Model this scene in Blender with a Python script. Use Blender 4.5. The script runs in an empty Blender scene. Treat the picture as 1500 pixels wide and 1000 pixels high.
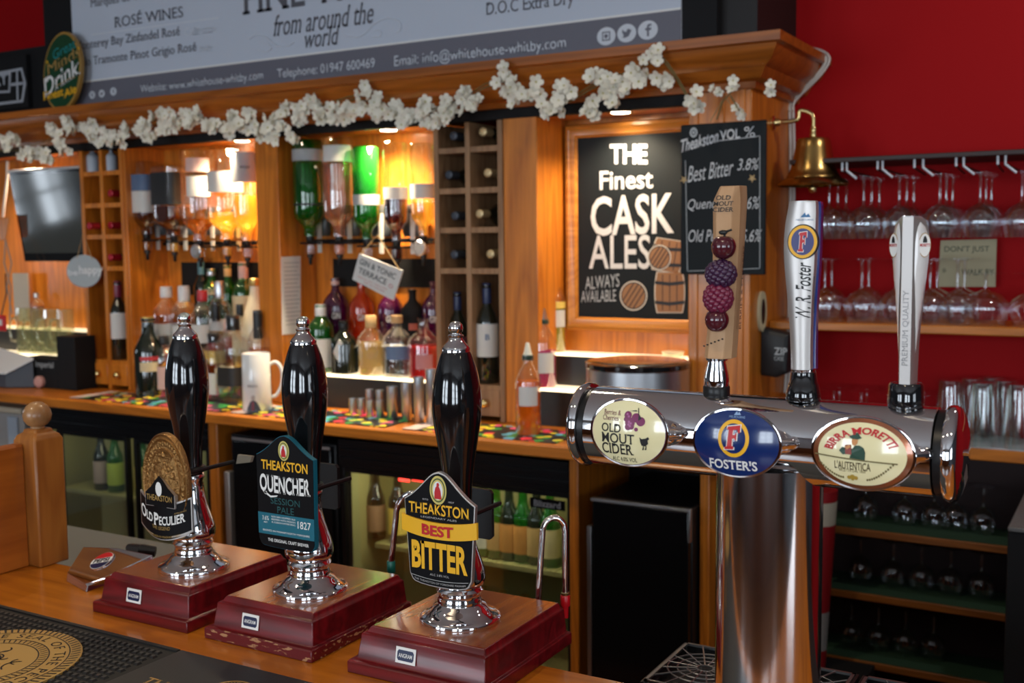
import bpy, bmesh, math, random
from math import sin, cos, pi, radians, sqrt, atan2
from mathutils import Vector as V, Matrix
random.seed(11)
sc = bpy.context.scene
col = sc.collection

# ---------------------------------------------------------------- camera
FPX, YAW, PITCH, ROLL, HC = 1602.0, radians(30.18), radians(5.25), radians(0.625), 1.62
fw = V((-sin(YAW)*cos(PITCH), cos(YAW)*cos(PITCH), -sin(PITCH)))
rt0 = V((cos(YAW), sin(YAW), 0)); dn0 = fw.cross(rt0)
rt = cos(ROLL)*rt0 + sin(ROLL)*dn0
dn = -sin(ROLL)*rt0 + cos(ROLL)*dn0
EYE = V((0, 0, HC))
cd = bpy.data.cameras.new('camera'); cam = bpy.data.objects.new('camera', cd); col.objects.link(cam)
cd.sensor_width = 36.0; cd.lens = 36.0*FPX/1500.0; cd.clip_start = 0.05; cd.clip_end = 60
cd.dof.use_dof = True; cd.dof.focus_distance = 1.19; cd.dof.aperture_fstop = 8.5
m = Matrix((rt, -dn, -fw)).transposed().to_4x4(); m.translation = EYE
cam.matrix_world = m
sc.camera = cam

def ray(px, py): return rt*((px-750)/FPX) + dn*((py-500)/FPX) + fw
def at(px, py, Y):                      # measured point on the vertical plane y = Y
    d = ray(px, py); return EYE + d*(Y/d.y)
def atz(px, py, z):                     # measured point on the level plane z
    d = ray(px, py); return EYE + d*((z-HC)/d.z)
def atx(px, py, X):
    d = ray(px, py); return EYE + d*(X/d.x)

# ---------------------------------------------------------------- world, view, lights
w = bpy.data.worlds.new('world'); sc.world = w; w.use_nodes = True
w.node_tree.nodes['Background'].inputs[0].default_value = (0.55, 0.65, 0.8, 1)
w.node_tree.nodes['Background'].inputs[1].default_value = 0.25
sc.view_settings.view_transform = 'Standard'; sc.view_settings.look = 'None'
sc.view_settings.gamma = 1.0; sc.view_settings.use_curve_mapping = False
sc.view_settings.exposure = 0.0

def area(name, loc, target, sx, sy, power, colr, shape='RECTANGLE', spread=pi):
    l = bpy.data.lights.new(name, 'AREA'); l.shape = shape; l.size = sx; l.size_y = sy
    l.energy = power; l.color = colr; l.spread = spread
    o = bpy.data.objects.new(name, l); col.objects.link(o); o.location = loc
    o.rotation_euler = (V(target)-V(loc)).to_track_quat('-Z', 'Y').to_euler(); return o
def spot(name, loc, target, power, colr, ang=100, blend=0.6, size=0.03):
    l = bpy.data.lights.new(name, 'SPOT'); l.energy = power; l.color = colr; l.spot_size = radians(ang)
    l.spot_blend = blend; l.shadow_soft_size = size
    o = bpy.data.objects.new(name, l); col.objects.link(o); o.location = loc
    o.rotation_euler = (V(target)-V(loc)).to_track_quat('-Z', 'Y').to_euler(); return o

WARM = (1.0, 0.77, 0.50); DAY = (0.80, 0.90, 1.0)
WIN = [(-3.9, -2.9), (-2.5, -1.5), (0.2, 1.2), (1.7, 2.6)]          # window openings in the wall behind the customer
for i, (a, b) in enumerate(WIN):
    area('daylight', ((a+b)/2, -3.36, 1.72), ((a+b)/2, 0, 1.5), b-a, 1.35, 46, DAY)
# side window of the pub, right of the customer
area('daylight_side', (3.76, -0.9, 1.75), (0, -0.6, 1.4), 1.3, 1.3, 25, DAY)
for y in (1.51, 1.83):
    area('daylight_left', (-5.72, y, 1.55), (0, y-.2, 1.45), .24, .42, 2.2, DAY)
# recessed spots in the back bar canopy
spot('bay_spot', (-2.83, 2.905, 1.975), (-2.92, 2.98, 1.0), 85, WARM, 135, 1.0)
spot('bay_spot', (-2.18, 2.905, 1.975), (-2.26, 2.98, 1.0), 85, WARM, 135, 1.0)
spot('bay_spot', (-1.34, 2.935, 1.985), (-1.34, 3.0, 1.0), 30, (1, .80, .56), 140, 0.8)
spot('bay_spot', (-3.95, 2.925, 1.975), (-3.95, 2.98, 1.0), 26, WARM, 150, 0.8)
spot('ceiling_spot', (0.45, 2.30, 2.86), (0.3, 2.75, 1.6), 26, (1, .92, .84), 150, 0.7, 0.05)
# ceiling spots over servery and customers; the leftmost added to brighten the papers
for x, y in ((-3.9, 1.85), (-2.6, 1.75), (-1.2, 1.75), (-1.9, 0.1), (-0.2, -0.1), (1.2, 0.3)):
    spot('ceiling_spot', (x, y, 2.86), (x, y, 0), 24, (1, .82, .58), 120, 0.7, 0.035)
# ---------------------------------------------------------------- materials
def lin(c):
    if isinstance(c, str):
        c = [int(c[i:i+2], 16)/255 for i in (0, 2, 4)]
        return tuple(x/12.92 if x <= .04045 else ((x+.055)/1.055)**2.4 for x in c)
    return tuple(c)
MC = {}
def mat(name, c=(.8, .8, .8), r=.5, metal=0, coat=0, emit=None, es=0, bump=0, bs=200, spec=.5):
    if name in MC: return MC[name]
    m = bpy.data.materials.new(name); m.use_nodes = True; MC[name] = m
    n = m.node_tree.nodes; p = n['Principled BSDF']
    p.inputs['Base Color'].default_value = (*lin(c), 1); p.inputs['Roughness'].default_value = r
    p.inputs['Metallic'].default_value = metal; p.inputs['Coat Weight'].default_value = coat
    p.inputs['Coat Roughness'].default_value = .08; p.inputs['Specular IOR Level'].default_value = spec
    if emit is not None:
        p.inputs['Emission Color'].default_value = (*lin(emit), 1); p.inputs['Emission Strength'].default_value = es
    if bump:
        L = m.node_tree.links; t = n.new('ShaderNodeTexCoord'); k = n.new('ShaderNodeTexNoise'); b = n.new('ShaderNodeBump')
        k.inputs['Scale'].default_value = bs; k.inputs['Detail'].default_value = 3; b.inputs['Strength'].default_value = bump; b.inputs['Distance'].default_value = .002
        L.new(t.outputs['Object'], k.inputs['Vector']); L.new(k.outputs['Fac'], b.inputs['Height']); L.new(b.outputs['Normal'], p.inputs['Normal'])
    return m
def ramp(n, stops):
    k = n.new('ShaderNodeValToRGB'); e = k.color_ramp.elements
    while len(e) < len(stops): e.new(.5)
    for i, (p, c) in enumerate(stops): e[i].position = p; e[i].color = (*lin(c), 1)
    return k
def wood(name, c0, c1, axis='x', r=.36, coat=.2, sc_=9, ring=5.0, knots=True):
    m = bpy.data.materials.new(name); m.use_nodes = True; MC[name] = m
    n = m.node_tree.nodes; L = m.node_tree.links; p = n['Principled BSDF']
    t = n.new('ShaderNodeTexCoord'); mp = n.new('ShaderNodeMapping')
    s = {'x': (.12, 1.6, 1.6), 'y': (1.6, .12, 1.6), 'z': (1.6, 1.6, .12)}[axis]
    mp.inputs['Scale'].default_value = s; L.new(t.outputs['Object'], mp.inputs['Vector'])
    a = n.new('ShaderNodeTexNoise'); a.inputs['Scale'].default_value = ring; a.inputs['Detail'].default_value = 2; a.inputs['Distortion'].default_value = .6
    L.new(mp.outputs[0], a.inputs['Vector'])
    mu = n.new('ShaderNodeMath'); mu.operation = 'MULTIPLY'; mu.inputs[1].default_value = sc_; L.new(a.outputs['Fac'], mu.inputs[0])
    fr = n.new('ShaderNodeMath'); fr.operation = 'PINGPONG'; fr.inputs[1].default_value = .5; L.new(mu.outputs[0], fr.inputs[0])
    g = n.new('ShaderNodeTexNoise'); g.inputs['Scale'].default_value = 60; g.inputs['Detail'].default_value = 4; L.new(mp.outputs[0], g.inputs['Vector'])
    ad = n.new('ShaderNodeMath'); ad.operation = 'MULTIPLY_ADD'; ad.inputs[1].default_value = .8; L.new(fr.outputs[0], ad.inputs[0])
    g2 = n.new('ShaderNodeMath'); g2.operation = 'MULTIPLY'; g2.inputs[1].default_value = .6; L.new(g.outputs['Fac'], g2.inputs[0]); L.new(g2.outputs[0], ad.inputs[2])
    k = ramp(n, [(.15, c1), (.8, c0)]); L.new(ad.outputs[0], k.inputs['Fac']); L.new(k.outputs['Color'], p.inputs['Base Color'])
    b = n.new('ShaderNodeBump'); b.inputs['Strength'].default_value = .12; b.inputs['Distance'].default_value = .001
    L.new(g.outputs['Fac'], b.inputs['Height']); L.new(b.outputs['Normal'], p.inputs['Normal'])
    p.inputs['Roughness'].default_value = r; p.inputs['Coat Weight'].default_value = coat; p.inputs['Coat Roughness'].default_value = .12
    return m
def clear(name, tint=(.97, .98, .98), lo=.05, hi=.75, rough=.03, blend=.3):
    """thin clear glass: sees through face on, mirrors at the rims"""
    m = bpy.data.materials.new(name); m.use_nodes = True; MC[name] = m
    n = m.node_tree.nodes; L = m.node_tree.links; n.remove(n['Principled BSDF']); o = n['Material Output']
    lw = n.new('ShaderNodeLayerWeight'); lw.inputs['Blend'].default_value = blend
    mr = n.new('ShaderNodeMapRange'); mr.inputs['To Min'].default_value = lo; mr.inputs['To Max'].default_value = hi
    L.new(lw.outputs['Facing'], mr.inputs['Value'])
    t = n.new('ShaderNodeBsdfTransparent'); t.inputs[0].default_value = (*lin(tint), 1)
    g = n.new('ShaderNodeBsdfGlossy'); g.inputs['Roughness'].default_value = rough; g.inputs['Color'].default_value = (.95, .97, 1, 1)
    mx = n.new('ShaderNodeMixShader'); L.new(mr.outputs[0], mx.inputs[0]); L.new(t.outputs[0], mx.inputs[1]); L.new(g.outputs[0], mx.inputs[2])
    L.new(mx.outputs[0], o.inputs[0]); return m
def tint(name, c, op=.45, lo=.06, hi=.6):
    """coloured glass or liquid: part see-through, part glowing with the light that falls through it"""
    if name in MC: return MC[name]
    m = bpy.data.materials.new(name); m.use_nodes = True; MC[name] = m
    n = m.node_tree.nodes; L = m.node_tree.links; n.remove(n['Principled BSDF']); o = n['Material Output']; c = lin(c)
    t = n.new('ShaderNodeBsdfTransparent'); t.inputs[0].default_value = (*[min(1, .15+.85*x**.6) for x in c], 1)
    d = n.new('ShaderNodeBsdfDiffuse'); d.inputs[0].default_value = (*c, 1)
    tl = n.new('ShaderNodeBsdfTranslucent'); tl.inputs[0].default_value = (*c, 1)
    a = n.new('ShaderNodeMixShader'); a.inputs[0].default_value = .5; L.new(d.outputs[0], a.inputs[1]); L.new(tl.outputs[0], a.inputs[2])
    b = n.new('ShaderNodeMixShader'); b.inputs[0].default_value = op; L.new(t.outputs[0], b.inputs[1]); L.new(a.outputs[0], b.inputs[2])
    lw = n.new('ShaderNodeLayerWeight'); lw.inputs['Blend'].default_value = .25
    mr = n.new('ShaderNodeMapRange'); mr.inputs['To Min'].default_value = lo; mr.inputs['To Max'].default_value = hi; L.new(lw.outputs['Facing'], mr.inputs['Value'])
    g = n.new('ShaderNodeBsdfGlossy'); g.inputs['Roughness'].default_value = .05
    mx = n.new('ShaderNodeMixShader'); L.new(mr.outputs[0], mx.inputs[0]); L.new(b.outputs[0], mx.inputs[1]); L.new(g.outputs[0], mx.inputs[2])
    L.new(mx.outputs[0], o.inputs[0]); return m

WX = wood('orange_wood_level', 'd07c22', 'a25a14', 'x')
WY = wood('orange_wood_deep', 'd07c1e', 'a25a10', 'y')
WZ = wood('orange_wood_upright', 'd88228', 'a85c14', 'z')
OAK = wood('pale_beech', 'ab7e50', '8a5c34', 'z', r=.35, coat=.25, ring=9)
CTR = wood('varnished_counter', 'c8761c', '9a540e', 'x', r=.25, coat=.5, sc_=6, ring=6)
RACKW = wood('rack_pine', 'a47e5a', '7e5a3c', 'z', r=.5, coat=.05)  # pine lightened greyish to stand for light on the rack's front edges
MAHR = wood('mahogany_stain', '760d16', '430508', 'x', r=.33, coat=.22, sc_=10, ring=7)
MAH_SHEEN = wood('mahogany_top_sheen', '9c5a2a', '78361a', 'y', r=.22, coat=.6, sc_=8, ring=6)  # box tops tinted golden brown to imitate reflected light
PLANK = wood('raw_oak_handle', 'c9a27c', 'b4895f', 'z', r=.6, coat=0, sc_=5, ring=8)
CHROME = mat('chrome', (.86, .86, .88), .04, 1)
STEEL = mat('brushed_steel', (.58, .60, .63), .34, 1)
SATIN = mat('satin_silver', (.56, .53, .51), .42, .8)
BRASS = mat('aged_brass', (.44, .29, .10), .26, 1, bump=.06, bs=60)
BRASSK = mat('brass_knob', (.72, .55, .25), .25, 1)
BRONZE = mat('cast_bronze', 'a07848', .34, .9, bump=1.0, bs=380)
BLACKG = mat('black_gloss', (.006, .006, .007), .07, 0, 1)
BLACK = mat('black_plastic', (.009, .009, .010), .35, spec=.35)
BLACKM = mat('black_matt', (.010, .010, .011), .7, spec=.2)
RUB = mat('black_rubber', (.022, .022, .022), .5)
CHALK = mat('chalkboard', (.010, .013, .015), .6, bump=.04, bs=40, spec=.2)
CHW = mat('chalk_white', (.66, .67, .67), .8)
CHG = mat('chalk_grey', (.42, .46, .48), .85)
WHITE = mat('white_print', (.82, .82, .80), .5)
PAPER = mat('white_paper', (.72, .73, .74), .7)
CREAM = mat('cream_print', 'efe6b6', .2, 0, 1)
YEL = mat('yellow_print', 'f0b41c', .4)
RED = mat('red_print', 'c01820', .4)
NAVY = mat('navy_print', '142048', .3)
TEAL = mat('teal_print', '0c6478', .4)
TEALD = mat('dark_teal_print', '0d4f52', .5)
INK = mat('black_ink', (.01, .01, .01), .5)
GOLDP = mat('gold_print', 'b08a4a', .5)
GREY = mat('grey_print', (.3, .3, .31), .6)
REDW = mat('red_wall_paint', 'a20a10', .7, bump=.08, bs=90, spec=.15)
PALE = mat('pale_wall_paint', (.34, .36, .38), .8)
CEILM = mat('ceiling_paint', (.62, .62, .62), .85)
CARPET = mat('dark_floor', (.02, .018, .016), .5)
GLASS = clear('thin_glass', (.95, .96, .97), .08, .85)
PINT = clear('pint_glass', (.9, .95, .92), .12, .85, .08, .45)
PANE = clear('pane_glass', (.93, .96, .93), .05, .35)
SMOKE = clear('dark_pane', (.18, .18, .2), .06, .5)
BCLR = clear('bottle_glass', (.97, .97, .96), .07, .65, .04, .3)
BGRN = tint('green_glass', '1f8a2a', .35)
BDRK = mat('dark_bottle_glass', (.008, .012, .008), .06, 0, 1)

# ---------------------------------------------------------------- mesh builder
TXC = {}
def glyphs(s, bold=0, shear=0, serif=0, space=1.0):
    key = (s, bold, shear, serif, space)
    if key in TXC: return TXC[key]
    c = bpy.data.curves.new('t', 'FONT'); c.body = s; c.size = 1; c.shear = shear; c.offset = bold; c.space_character = space
    c.resolution_u = 3
    o = bpy.data.objects.new('t', c); col.objects.link(o)
    dg = bpy.context.evaluated_depsgraph_get(); dg.update()
    me = bpy.data.meshes.new_from_object(o.evaluated_get(dg))
    vs = [(v.co.x, v.co.y) for v in me.vertices]; fs = [tuple(p.vertices) for p in me.polygons]
    if serif and vs:
        cnt = {}
        for f in fs:
            for i in range(len(f)):
                e = (f[i], f[(i+1) % len(f)]); cnt[tuple(sorted(e))] = cnt.get(tuple(sorted(e)), 0)+1
        ys = [v[1] for v in vs]; cap = max(ys); add = []
        for (a, b), k in cnt.items():
            if k != 1: continue
            (x0, y0), (x1, y1) = vs[a], vs[b]
            if x0 > x1: x0, x1 = x1, x0
            if abs(y0-y1) < .004 and .03 < x1-x0 < .2:
                if abs(y0) < .03: add.append((x0-serif, x1+serif, y0, y0+.07))
                elif y0 > .4: add.append((x0-serif*.8, x1+serif*.6, y0-.07, y0))
        for x0, x1, y0, y1 in add:
            n = len(vs); vs += [(x0, y0), (x1, y0), (x1, y1), (x0, y1)]; fs.append((n, n+1, n+2, n+3))
    bpy.data.objects.remove(o); bpy.data.curves.remove(c); bpy.data.meshes.remove(me)
    TXC[key] = (vs, fs); return TXC[key]

ORG = {}
class MB:
    def __init__(s): s.v = []; s.f = []; s.mi = []; s.M = None
    def add(s, vs, fs, m=0):
        n = len(s.v)
        s.v += [(s.M @ V(p)) if s.M else V(p) for p in vs]
        s.f += [tuple(i+n for i in f) for f in fs]; s.mi += [m]*len(fs); return s
    def box(s, x0, x1, y0, y1, z0, z1, m=0):
        return s.add([(x0, y0, z0), (x1, y0, z0), (x1, y1, z0), (x0, y1, z0), (x0, y0, z1), (x1, y0, z1), (x1, y1, z1), (x0, y1, z1)],
                     [(0, 3, 2, 1), (4, 5, 6, 7), (0, 1, 5, 4), (1, 2, 6, 5), (2, 3, 7, 6), (3, 0, 4, 7)], m)
    def loft(s, loops, m=0, cap=(True, True), closed=True):
        n = len(loops[0]); vs = [p for l in loops for p in l]; fs = []
        for k in range(len(loops)-1):
            for i in range(n if closed else n-1):
                j = (i+1) % n; fs.append((k*n+i, k*n+j, (k+1)*n+j, (k+1)*n+i))
        if cap[0]: fs.append(tuple(reversed(range(n))))
        if cap[1]: fs.append(tuple(range((len(loops)-1)*n, len(loops)*n)))
        return s.add(vs, fs, m)
    def rects(s, rs, m=0):                     # stacked rectangles (x0,x1,y0,y1,z)
        return s.loft([[(a, c, z), (b, c, z), (b, d, z), (a, d, z)] for a, b, c, d, z in rs], m)
    def lathe(s, prof, c=(0, 0, 0), seg=24, m=0, axis='z', sq=0, cap=(True, True), ky=1.0):
        loops = []
        for r, z in prof:
            r = max(r, 1e-5); l = []
            for i in range(seg):
                t = 2*pi*i/seg; a, b = cos(t), sin(t)
                if sq:
                    k = 1/((abs(a)**sq+abs(b)**sq)**(1/sq)); a, b = a*k, b*k
                p = {'z': (r*a, r*b*ky, z), 'x': (z, r*a*ky, r*b), 'y': (r*a, z, -r*b*ky)}[axis]
                l.append((c[0]+p[0], c[1]+p[1], c[2]+p[2]))
            loops.append(l)
        return s.loft(loops, m, cap)
    def tube(s, pts, r, seg=8, m=0, closed=False):
        pts = [V(p) for p in pts]; n = len(pts); loops = []; up = V((0, 0, 1))
        for i, p in enumerate(pts):
            a = pts[i-1] if i > 0 or closed else p; b = pts[(i+1) % n] if i < n-1 or closed else p
            t = (b-a).normalized()
            u = t.cross(up if abs(t.z) < .95 else V((1, 0, 0))).normalized()
            if loops and u.dot(pu) < 0: u = -u
            pu = u; wv = t.cross(u); rr = r[i] if isinstance(r, (list, tuple)) else r
            loops.append([p+u*rr*cos(2*pi*k/seg)+wv*rr*sin(2*pi*k/seg) for k in range(seg)])
        if closed: loops.append(loops[0])
        return s.loft(loops, m, (not closed, not closed))
    def ext(s, poly, y0, y1, m=0, mf=None):    # outline in x,z pushed along y
        n = len(poly); k = len(s.f)
        s.loft([[(x, y0, z) for x, z in poly], [(x, y1, z) for x, z in poly]], m)
        if mf is not None: s.mi[-2] = mf
        return s
    def extz(s, poly, z0, z1, m=0): return s.loft([[(x, y, z0) for x, y in poly], [(x, y, z1) for x, y in poly]], m)
    def ball(s, c, rx, ry=None, rz=None, m=0, seg=14, rings=8):
        ry = ry or rx; rz = rz or rx
        loops = []
        for k in range(rings+1):
            t = -pi/2+pi*k/rings; q = max(cos(t), 1e-3)
            loops.append([(c[0]+rx*q*cos(2*pi*i/seg), c[1]+ry*q*sin(2*pi*i/seg), c[2]+rz*sin(t)) for i in range(seg)])
        return s.loft(loops, m)
    def txt(s, t, w, h, fn, m=0, serif=0, bold=0, shear=0, space=1.0):
        vs, fs = glyphs(t, bold, shear, serif, space)
        if not vs: return s
        xs = [p[0] for p in vs]; ys = [p[1] for p in vs]; x0, x1, y0, y1 = min(xs), max(xs), min(ys), max(ys)
        kx = w/(x1-x0); ky = h/(y1-y0)
        return s.add([fn((x-(x0+x1)/2)*kx, (y-(y0+y1)/2)*ky) for x, y in vs], fs, m)
    def build(s, name, mats, parent=None, smooth=35, bevel=0, bseg=2, fix=True, seg=None):
        me = bpy.data.meshes.new(name); o = bpy.data.objects.new(name, me); col.objects.link(o)
        if parent: org = ORG[parent.name]; o.parent = parent
        else:
            zs = min(p.z for p in s.v); org = V((sum(p.x for p in s.v)/len(s.v), sum(p.y for p in s.v)/len(s.v), zs)); o.location = org
        ORG[o.name] = org
        me.from_pydata([p-org for p in s.v], [], s.f)
        for x in (mats if isinstance(mats, (list, tuple)) else [mats]): me.materials.append(x)
        for p, k in zip(me.polygons, s.mi): p.material_index = k
        if fix:
            b = bmesh.new(); b.from_mesh(me); bmesh.ops.recalc_face_normals(b, faces=b.faces); b.to_mesh(me); b.free()
        if smooth:
            me.polygons.foreach_set('use_smooth', [True]*len(me.polygons)); me.set_sharp_from_angle(angle=radians(smooth))
        if bevel:
            q = o.modifiers.new('bevel', 'BEVEL'); q.width = bevel; q.segments = bseg; q.limit_method = 'ANGLE'; q.angle_limit = radians(40)
        return o
def tag(o, label, cat, group=None, kind=None):
    o['label'] = label; o['category'] = cat
    if group: o['group'] = group
    if kind: o['kind'] = kind
    return o
def struct(o): o['kind'] = 'structure'; return o
def thing(name, label, cat, loc=(0, 0, 0), group=None):
    o = bpy.data.objects.new(name, None); col.objects.link(o); o.location = loc; o.empty_display_size = .05
    ORG[o.name] = V(loc); return tag(o, label, cat, group)
def kids(o, every):
    return [c for c in every if c.parent == o]
def dup(root, loc, label=None, rz=None, group=None):
    every = list(col.objects); r = root.copy(); col.objects.link(r); r.location = loc; ORG[r.name] = V(loc)
    if rz is not None: r.rotation_euler = (0, 0, rz)
    if label: r['label'] = label
    if group: r['group'] = group
    for c in kids(root, every):
        d = c.copy(); col.objects.link(d); d.parent = r
        for e in kids(c, every):
            g = e.copy(); col.objects.link(g); g.parent = d
    return r
def pl(cx, cz, Y, k=0.0):                      # text plane facing the customers
    return lambda u, v: (cx+u, Y, cz+v+k*u)
def label_of(o, t): o['label'] = t; return o
ORD = 'first second third fourth fifth sixth seventh eighth ninth tenth eleventh twelfth'.split()
def ellipse(cx, cz, a, b, n=40, t0=0): return [(cx+a*cos(t0+2*pi*i/n), cz+b*sin(t0+2*pi*i/n)) for i in range(n)]
# ---------------------------------------------------------------- the room
struct(MB().box(-5.6, 3.8, -3.4, 3.4, -.06, 0).build('floor', wood('floor_boards', '6a3c18', '4a260e', 'y', r=.28, coat=.3)))
struct(MB().box(-5.6, 3.8, -3.4, 3.4, 2.9, 2.98).build('ceiling', CEILM))
struct(MB().box(-5.6, 3.8, 3.27, 3.39, 0, 2.9).build('wall_back', REDW))
mb = MB().box(-5.72, -5.6, -3.4, 1.39, 0, 2.9).box(-5.72, -5.6, 1.95, 3.4, 0, 2.9).box(-5.72, -5.6, 1.39, 1.95, 0, 1.34).box(-5.72, -5.6, 1.39, 1.95, 1.76, 2.9).box(-5.72, -5.6, 1.63, 1.71, 1.34, 1.76)
mb.box(-5.64, -5.61, 1.39, 1.95, 1.535, 1.55).box(-5.64, -5.61, 1.503, 1.517, 1.34, 1.76).box(-5.64, -5.61, 1.823, 1.837, 1.34, 1.76)
struct(mb.build('wall_left', mat('slate_wall_paint', (.10, .115, .13), .8)))
mb = MB(); X1 = 3.8
mb.box(X1, X1+.12, -3.4, -1.6, 0, 2.9); mb.box(X1, X1+.12, -.2, 3.4, 0, 2.9); mb.box(X1, X1+.12, -1.6, -.2, 0, 1.05); mb.box(X1, X1+.12, -1.6, -.2, 2.45, 2.9)
ADDED_DADO = wood('added_dado_wood', '6e3c18', '4a240c', 'z', r=.4, coat=.1)
WALLS = mat('slate_wall_paint', (.10, .115, .13), .8)
struct(mb.build('wall_right', WALLS))
mb = MB(); xs = [-5.6]+[q for p in WIN for q in p]+[3.8]
for i in range(0, len(xs), 2): mb.box(xs[i], xs[i+1], -3.32, -3.2, 0, 2.9)
for a, b in WIN: mb.box(a, b, -3.32, -3.2, 0, .98); mb.box(a, b, -3.32, -3.2, 2.45, 2.9)
struct(mb.build('wall_front', PALE))
struct(MB().box(-5.6, 3.8, -3.2, -3.17, 0, 1.0).build('trim_1', ADDED_DADO))  # unseen dado, added to darken what the chrome reflects
FRW = mat('white_window_paint', (.7, .7, .68), .4)
for k, (a, b) in enumerate(WIN):
    mb = MB(); t = .035
    for x in (a, (a+b)/2-t/2, b-t): mb.box(x, x+t, -3.29, -3.23, .98, 2.45)
    for z in (.98, 1.46, 1.95, 2.45-t): mb.box(a, b, -3.285, -3.235, z, z+t)
    struct(mb.build('window_%d' % (k+1), FRW, smooth=0))
mb = MB()
for y in (-1.6, -.92, -.235): mb.box(3.82, 3.88, y, y+.035, 1.05, 2.45)
for z in (1.05, 1.7, 2.415): mb.box(3.825, 3.875, -1.6, -.2, z, z+.035)
struct(mb.build('window_5', FRW, smooth=0))

# ---------------------------------------------------------------- the back bar (one built-in piece)
YF, YB = 2.86, 3.05
XR = -.922
bar = thing('back_bar', 'long orange varnished wooden back bar with bays, moulded cornice and black canopy strip', 'back bar', (-2.4, 2.95, 1.065))
def panel(nm, x0, x1, y0, y1, z0, z1, mm, bev=.003):
    return MB().box(x0, x1, y0, y1, z0, z1).build(nm, mm, bar, bevel=bev)
ZT = 2.0
# back boards of the bays
for a, b in ((-4.6, -3.585), (-3.349, -2.684), (-2.581, -1.936), (-1.572, -1.098)):
    panel('back_panel', a-.01, b+.01, YB, YB+.02, 1.065, ZT, WZ, 0)
    panel('bay_ceiling', a, b, YF+.012, YB, ZT-.012, ZT+.008, WX, 0)
for a, b in ((-3.349, -3.336), (-2.684, -2.581), (-1.687, -1.572)):
    panel('pilaster', a, b, YF, YB, 1.065, ZT, WZ)
panel('pilaster', -1.098, XR, YF, 3.27, 1.065, 2.04, WZ)
# fluted strip on the right-hand post
mb = MB()
for x in (-1.085, -1.012, -.955): mb.box(x, x+.016, YF-.006, YF, 1.065, 2.03)
mb.build('post_beading', WZ, bar, bevel=.002)
panel('canopy_strip', -4.6, -1.098, YF-.004, YF+.03, 1.983, 2.014, BLACKM)
# cornice: moulded profile swept along the front and round the right-hand corner
prof = [(0, 2.012), (.012, 2.014), (.016, 2.03), (.034, 2.036), (.044, 2.05), (.05, 2.062), (.075, 2.078), (.088, 2.1), (.092, 2.112), (.105, 2.116), (.105, 2.14), (-.02, 2.14)]
mb = MB(); loops = []
for d, z in prof: pass
sec = lambda P: [P(d, z) for d, z in prof]
A = sec(lambda d, z: (-4.75, YF-d, z)); B = sec(lambda d, z: (XR+d, YF-d, z)); Cc = sec(lambda d, z: (XR+d, 3.268, z))
mb.loft([A, B, Cc]); mb.build('cornice', wood('cornice_wood_dimmed', 'ac601a', '80420c', 'x'), bar, smooth=30)  # the orange wood again, darkened to stand for weaker light
panel('frieze_board', -3.76, -1.02, YF, YF+.1, 2.14, 2.9, BLACKM, 0)
panel('frieze_board', -1.02, XR, YF+.04, 3.27, 2.14, 2.9, mat('very_dark_board', (.008, .006, .006), .6), 0)
panel('frieze_board', -4.75, -3.76, YF, YF+.1, 2.14, 2.40, BLACKM, 0)
for a, b in ((-3.336, -2.684), (-2.581, -1.936)): panel('dark_band', a+.08, b, YB-.006, YB, at(300, 432, YB).z if a < -3 else at(540, 420, YB).z, at(300, 384, YB).z if a < -3 else at(540, 379, YB).z, BLACKM, 0)
# stepped display with light strips
LED = mat('warm_led_strip', (1, .9, .7), .5, emit=(1.0, .80, .48), es=3.2)
RIS = mat('dark_riser', (.02, .02, .022), .4)
for a, b in ((-4.6, -3.585), (-3.336, -2.684), (-2.581, -1.936), (-1.572, -1.098)):
    mb = MB(); mb.rects([(a, b, 2.87, YB, 1.065), (a, b, 2.87, YB, 1.170)]); mb.box(a, b, 2.965, YB, 1.170, 1.268)
    mb.build('display_step', RIS, bar, smooth=0)
    mb = MB().box(a, b, 2.868, 2.874, 1.170, 1.178)
    if a > -1.6 : mb.box(a, b, 2.964, 2.970, 1.268, 1.276)
    mb.box(a, b, 2.874, YB, 1.170, 1.1765, 1).box(a, b, 2.970, YB, 1.268, 1.2745, 1)
    mb.build('light_strip', [LED, mat('frosted_step', (.5, .45, .36), .35, emit=(1, .8, .5), es=1.3)], bar, smooth=0)
S1, S2 = 1.178, 1.276

# ---------------------------------------------------------------- back worktop, with what holds it up
wt = MB(); wt.rects([(-4.9, -.93, 2.59, 3.05, 1.030), (-4.9, -.93, 2.585, 3.05, 1.034), (-4.9, -.93, 2.585, 3.05, 1.061), (-4.9, -.93, 2.589, 3.05, 1.065)])
tag(wt.build('back_worktop', WX), 'long orange wooden worktop under the bottles along the back bar', 'worktop')
struct(MB().box(-4.9, -.93, 3.0, 3.04, 0, 1.03).build('trim_2', BLACKM, smooth=0))
for a, b, l in ((317, 330, 'orange wooden post under the worktop left of the black glass washer'), (840, 853, 'orange wooden post under the worktop between fridge and wine cooler'), (1030, 1044, 'orange wooden post under the worktop beside the chrome column')):
    x0 = at(a, 750, 2.68).x; x1 = at(b, 750, 2.68).x
    tag(MB().box(x0, x1, 2.655, 2.999, 0, 1.0295).build('support_post', WZ, bevel=.003), l, 'post', 'posts under the back worktop')

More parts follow.
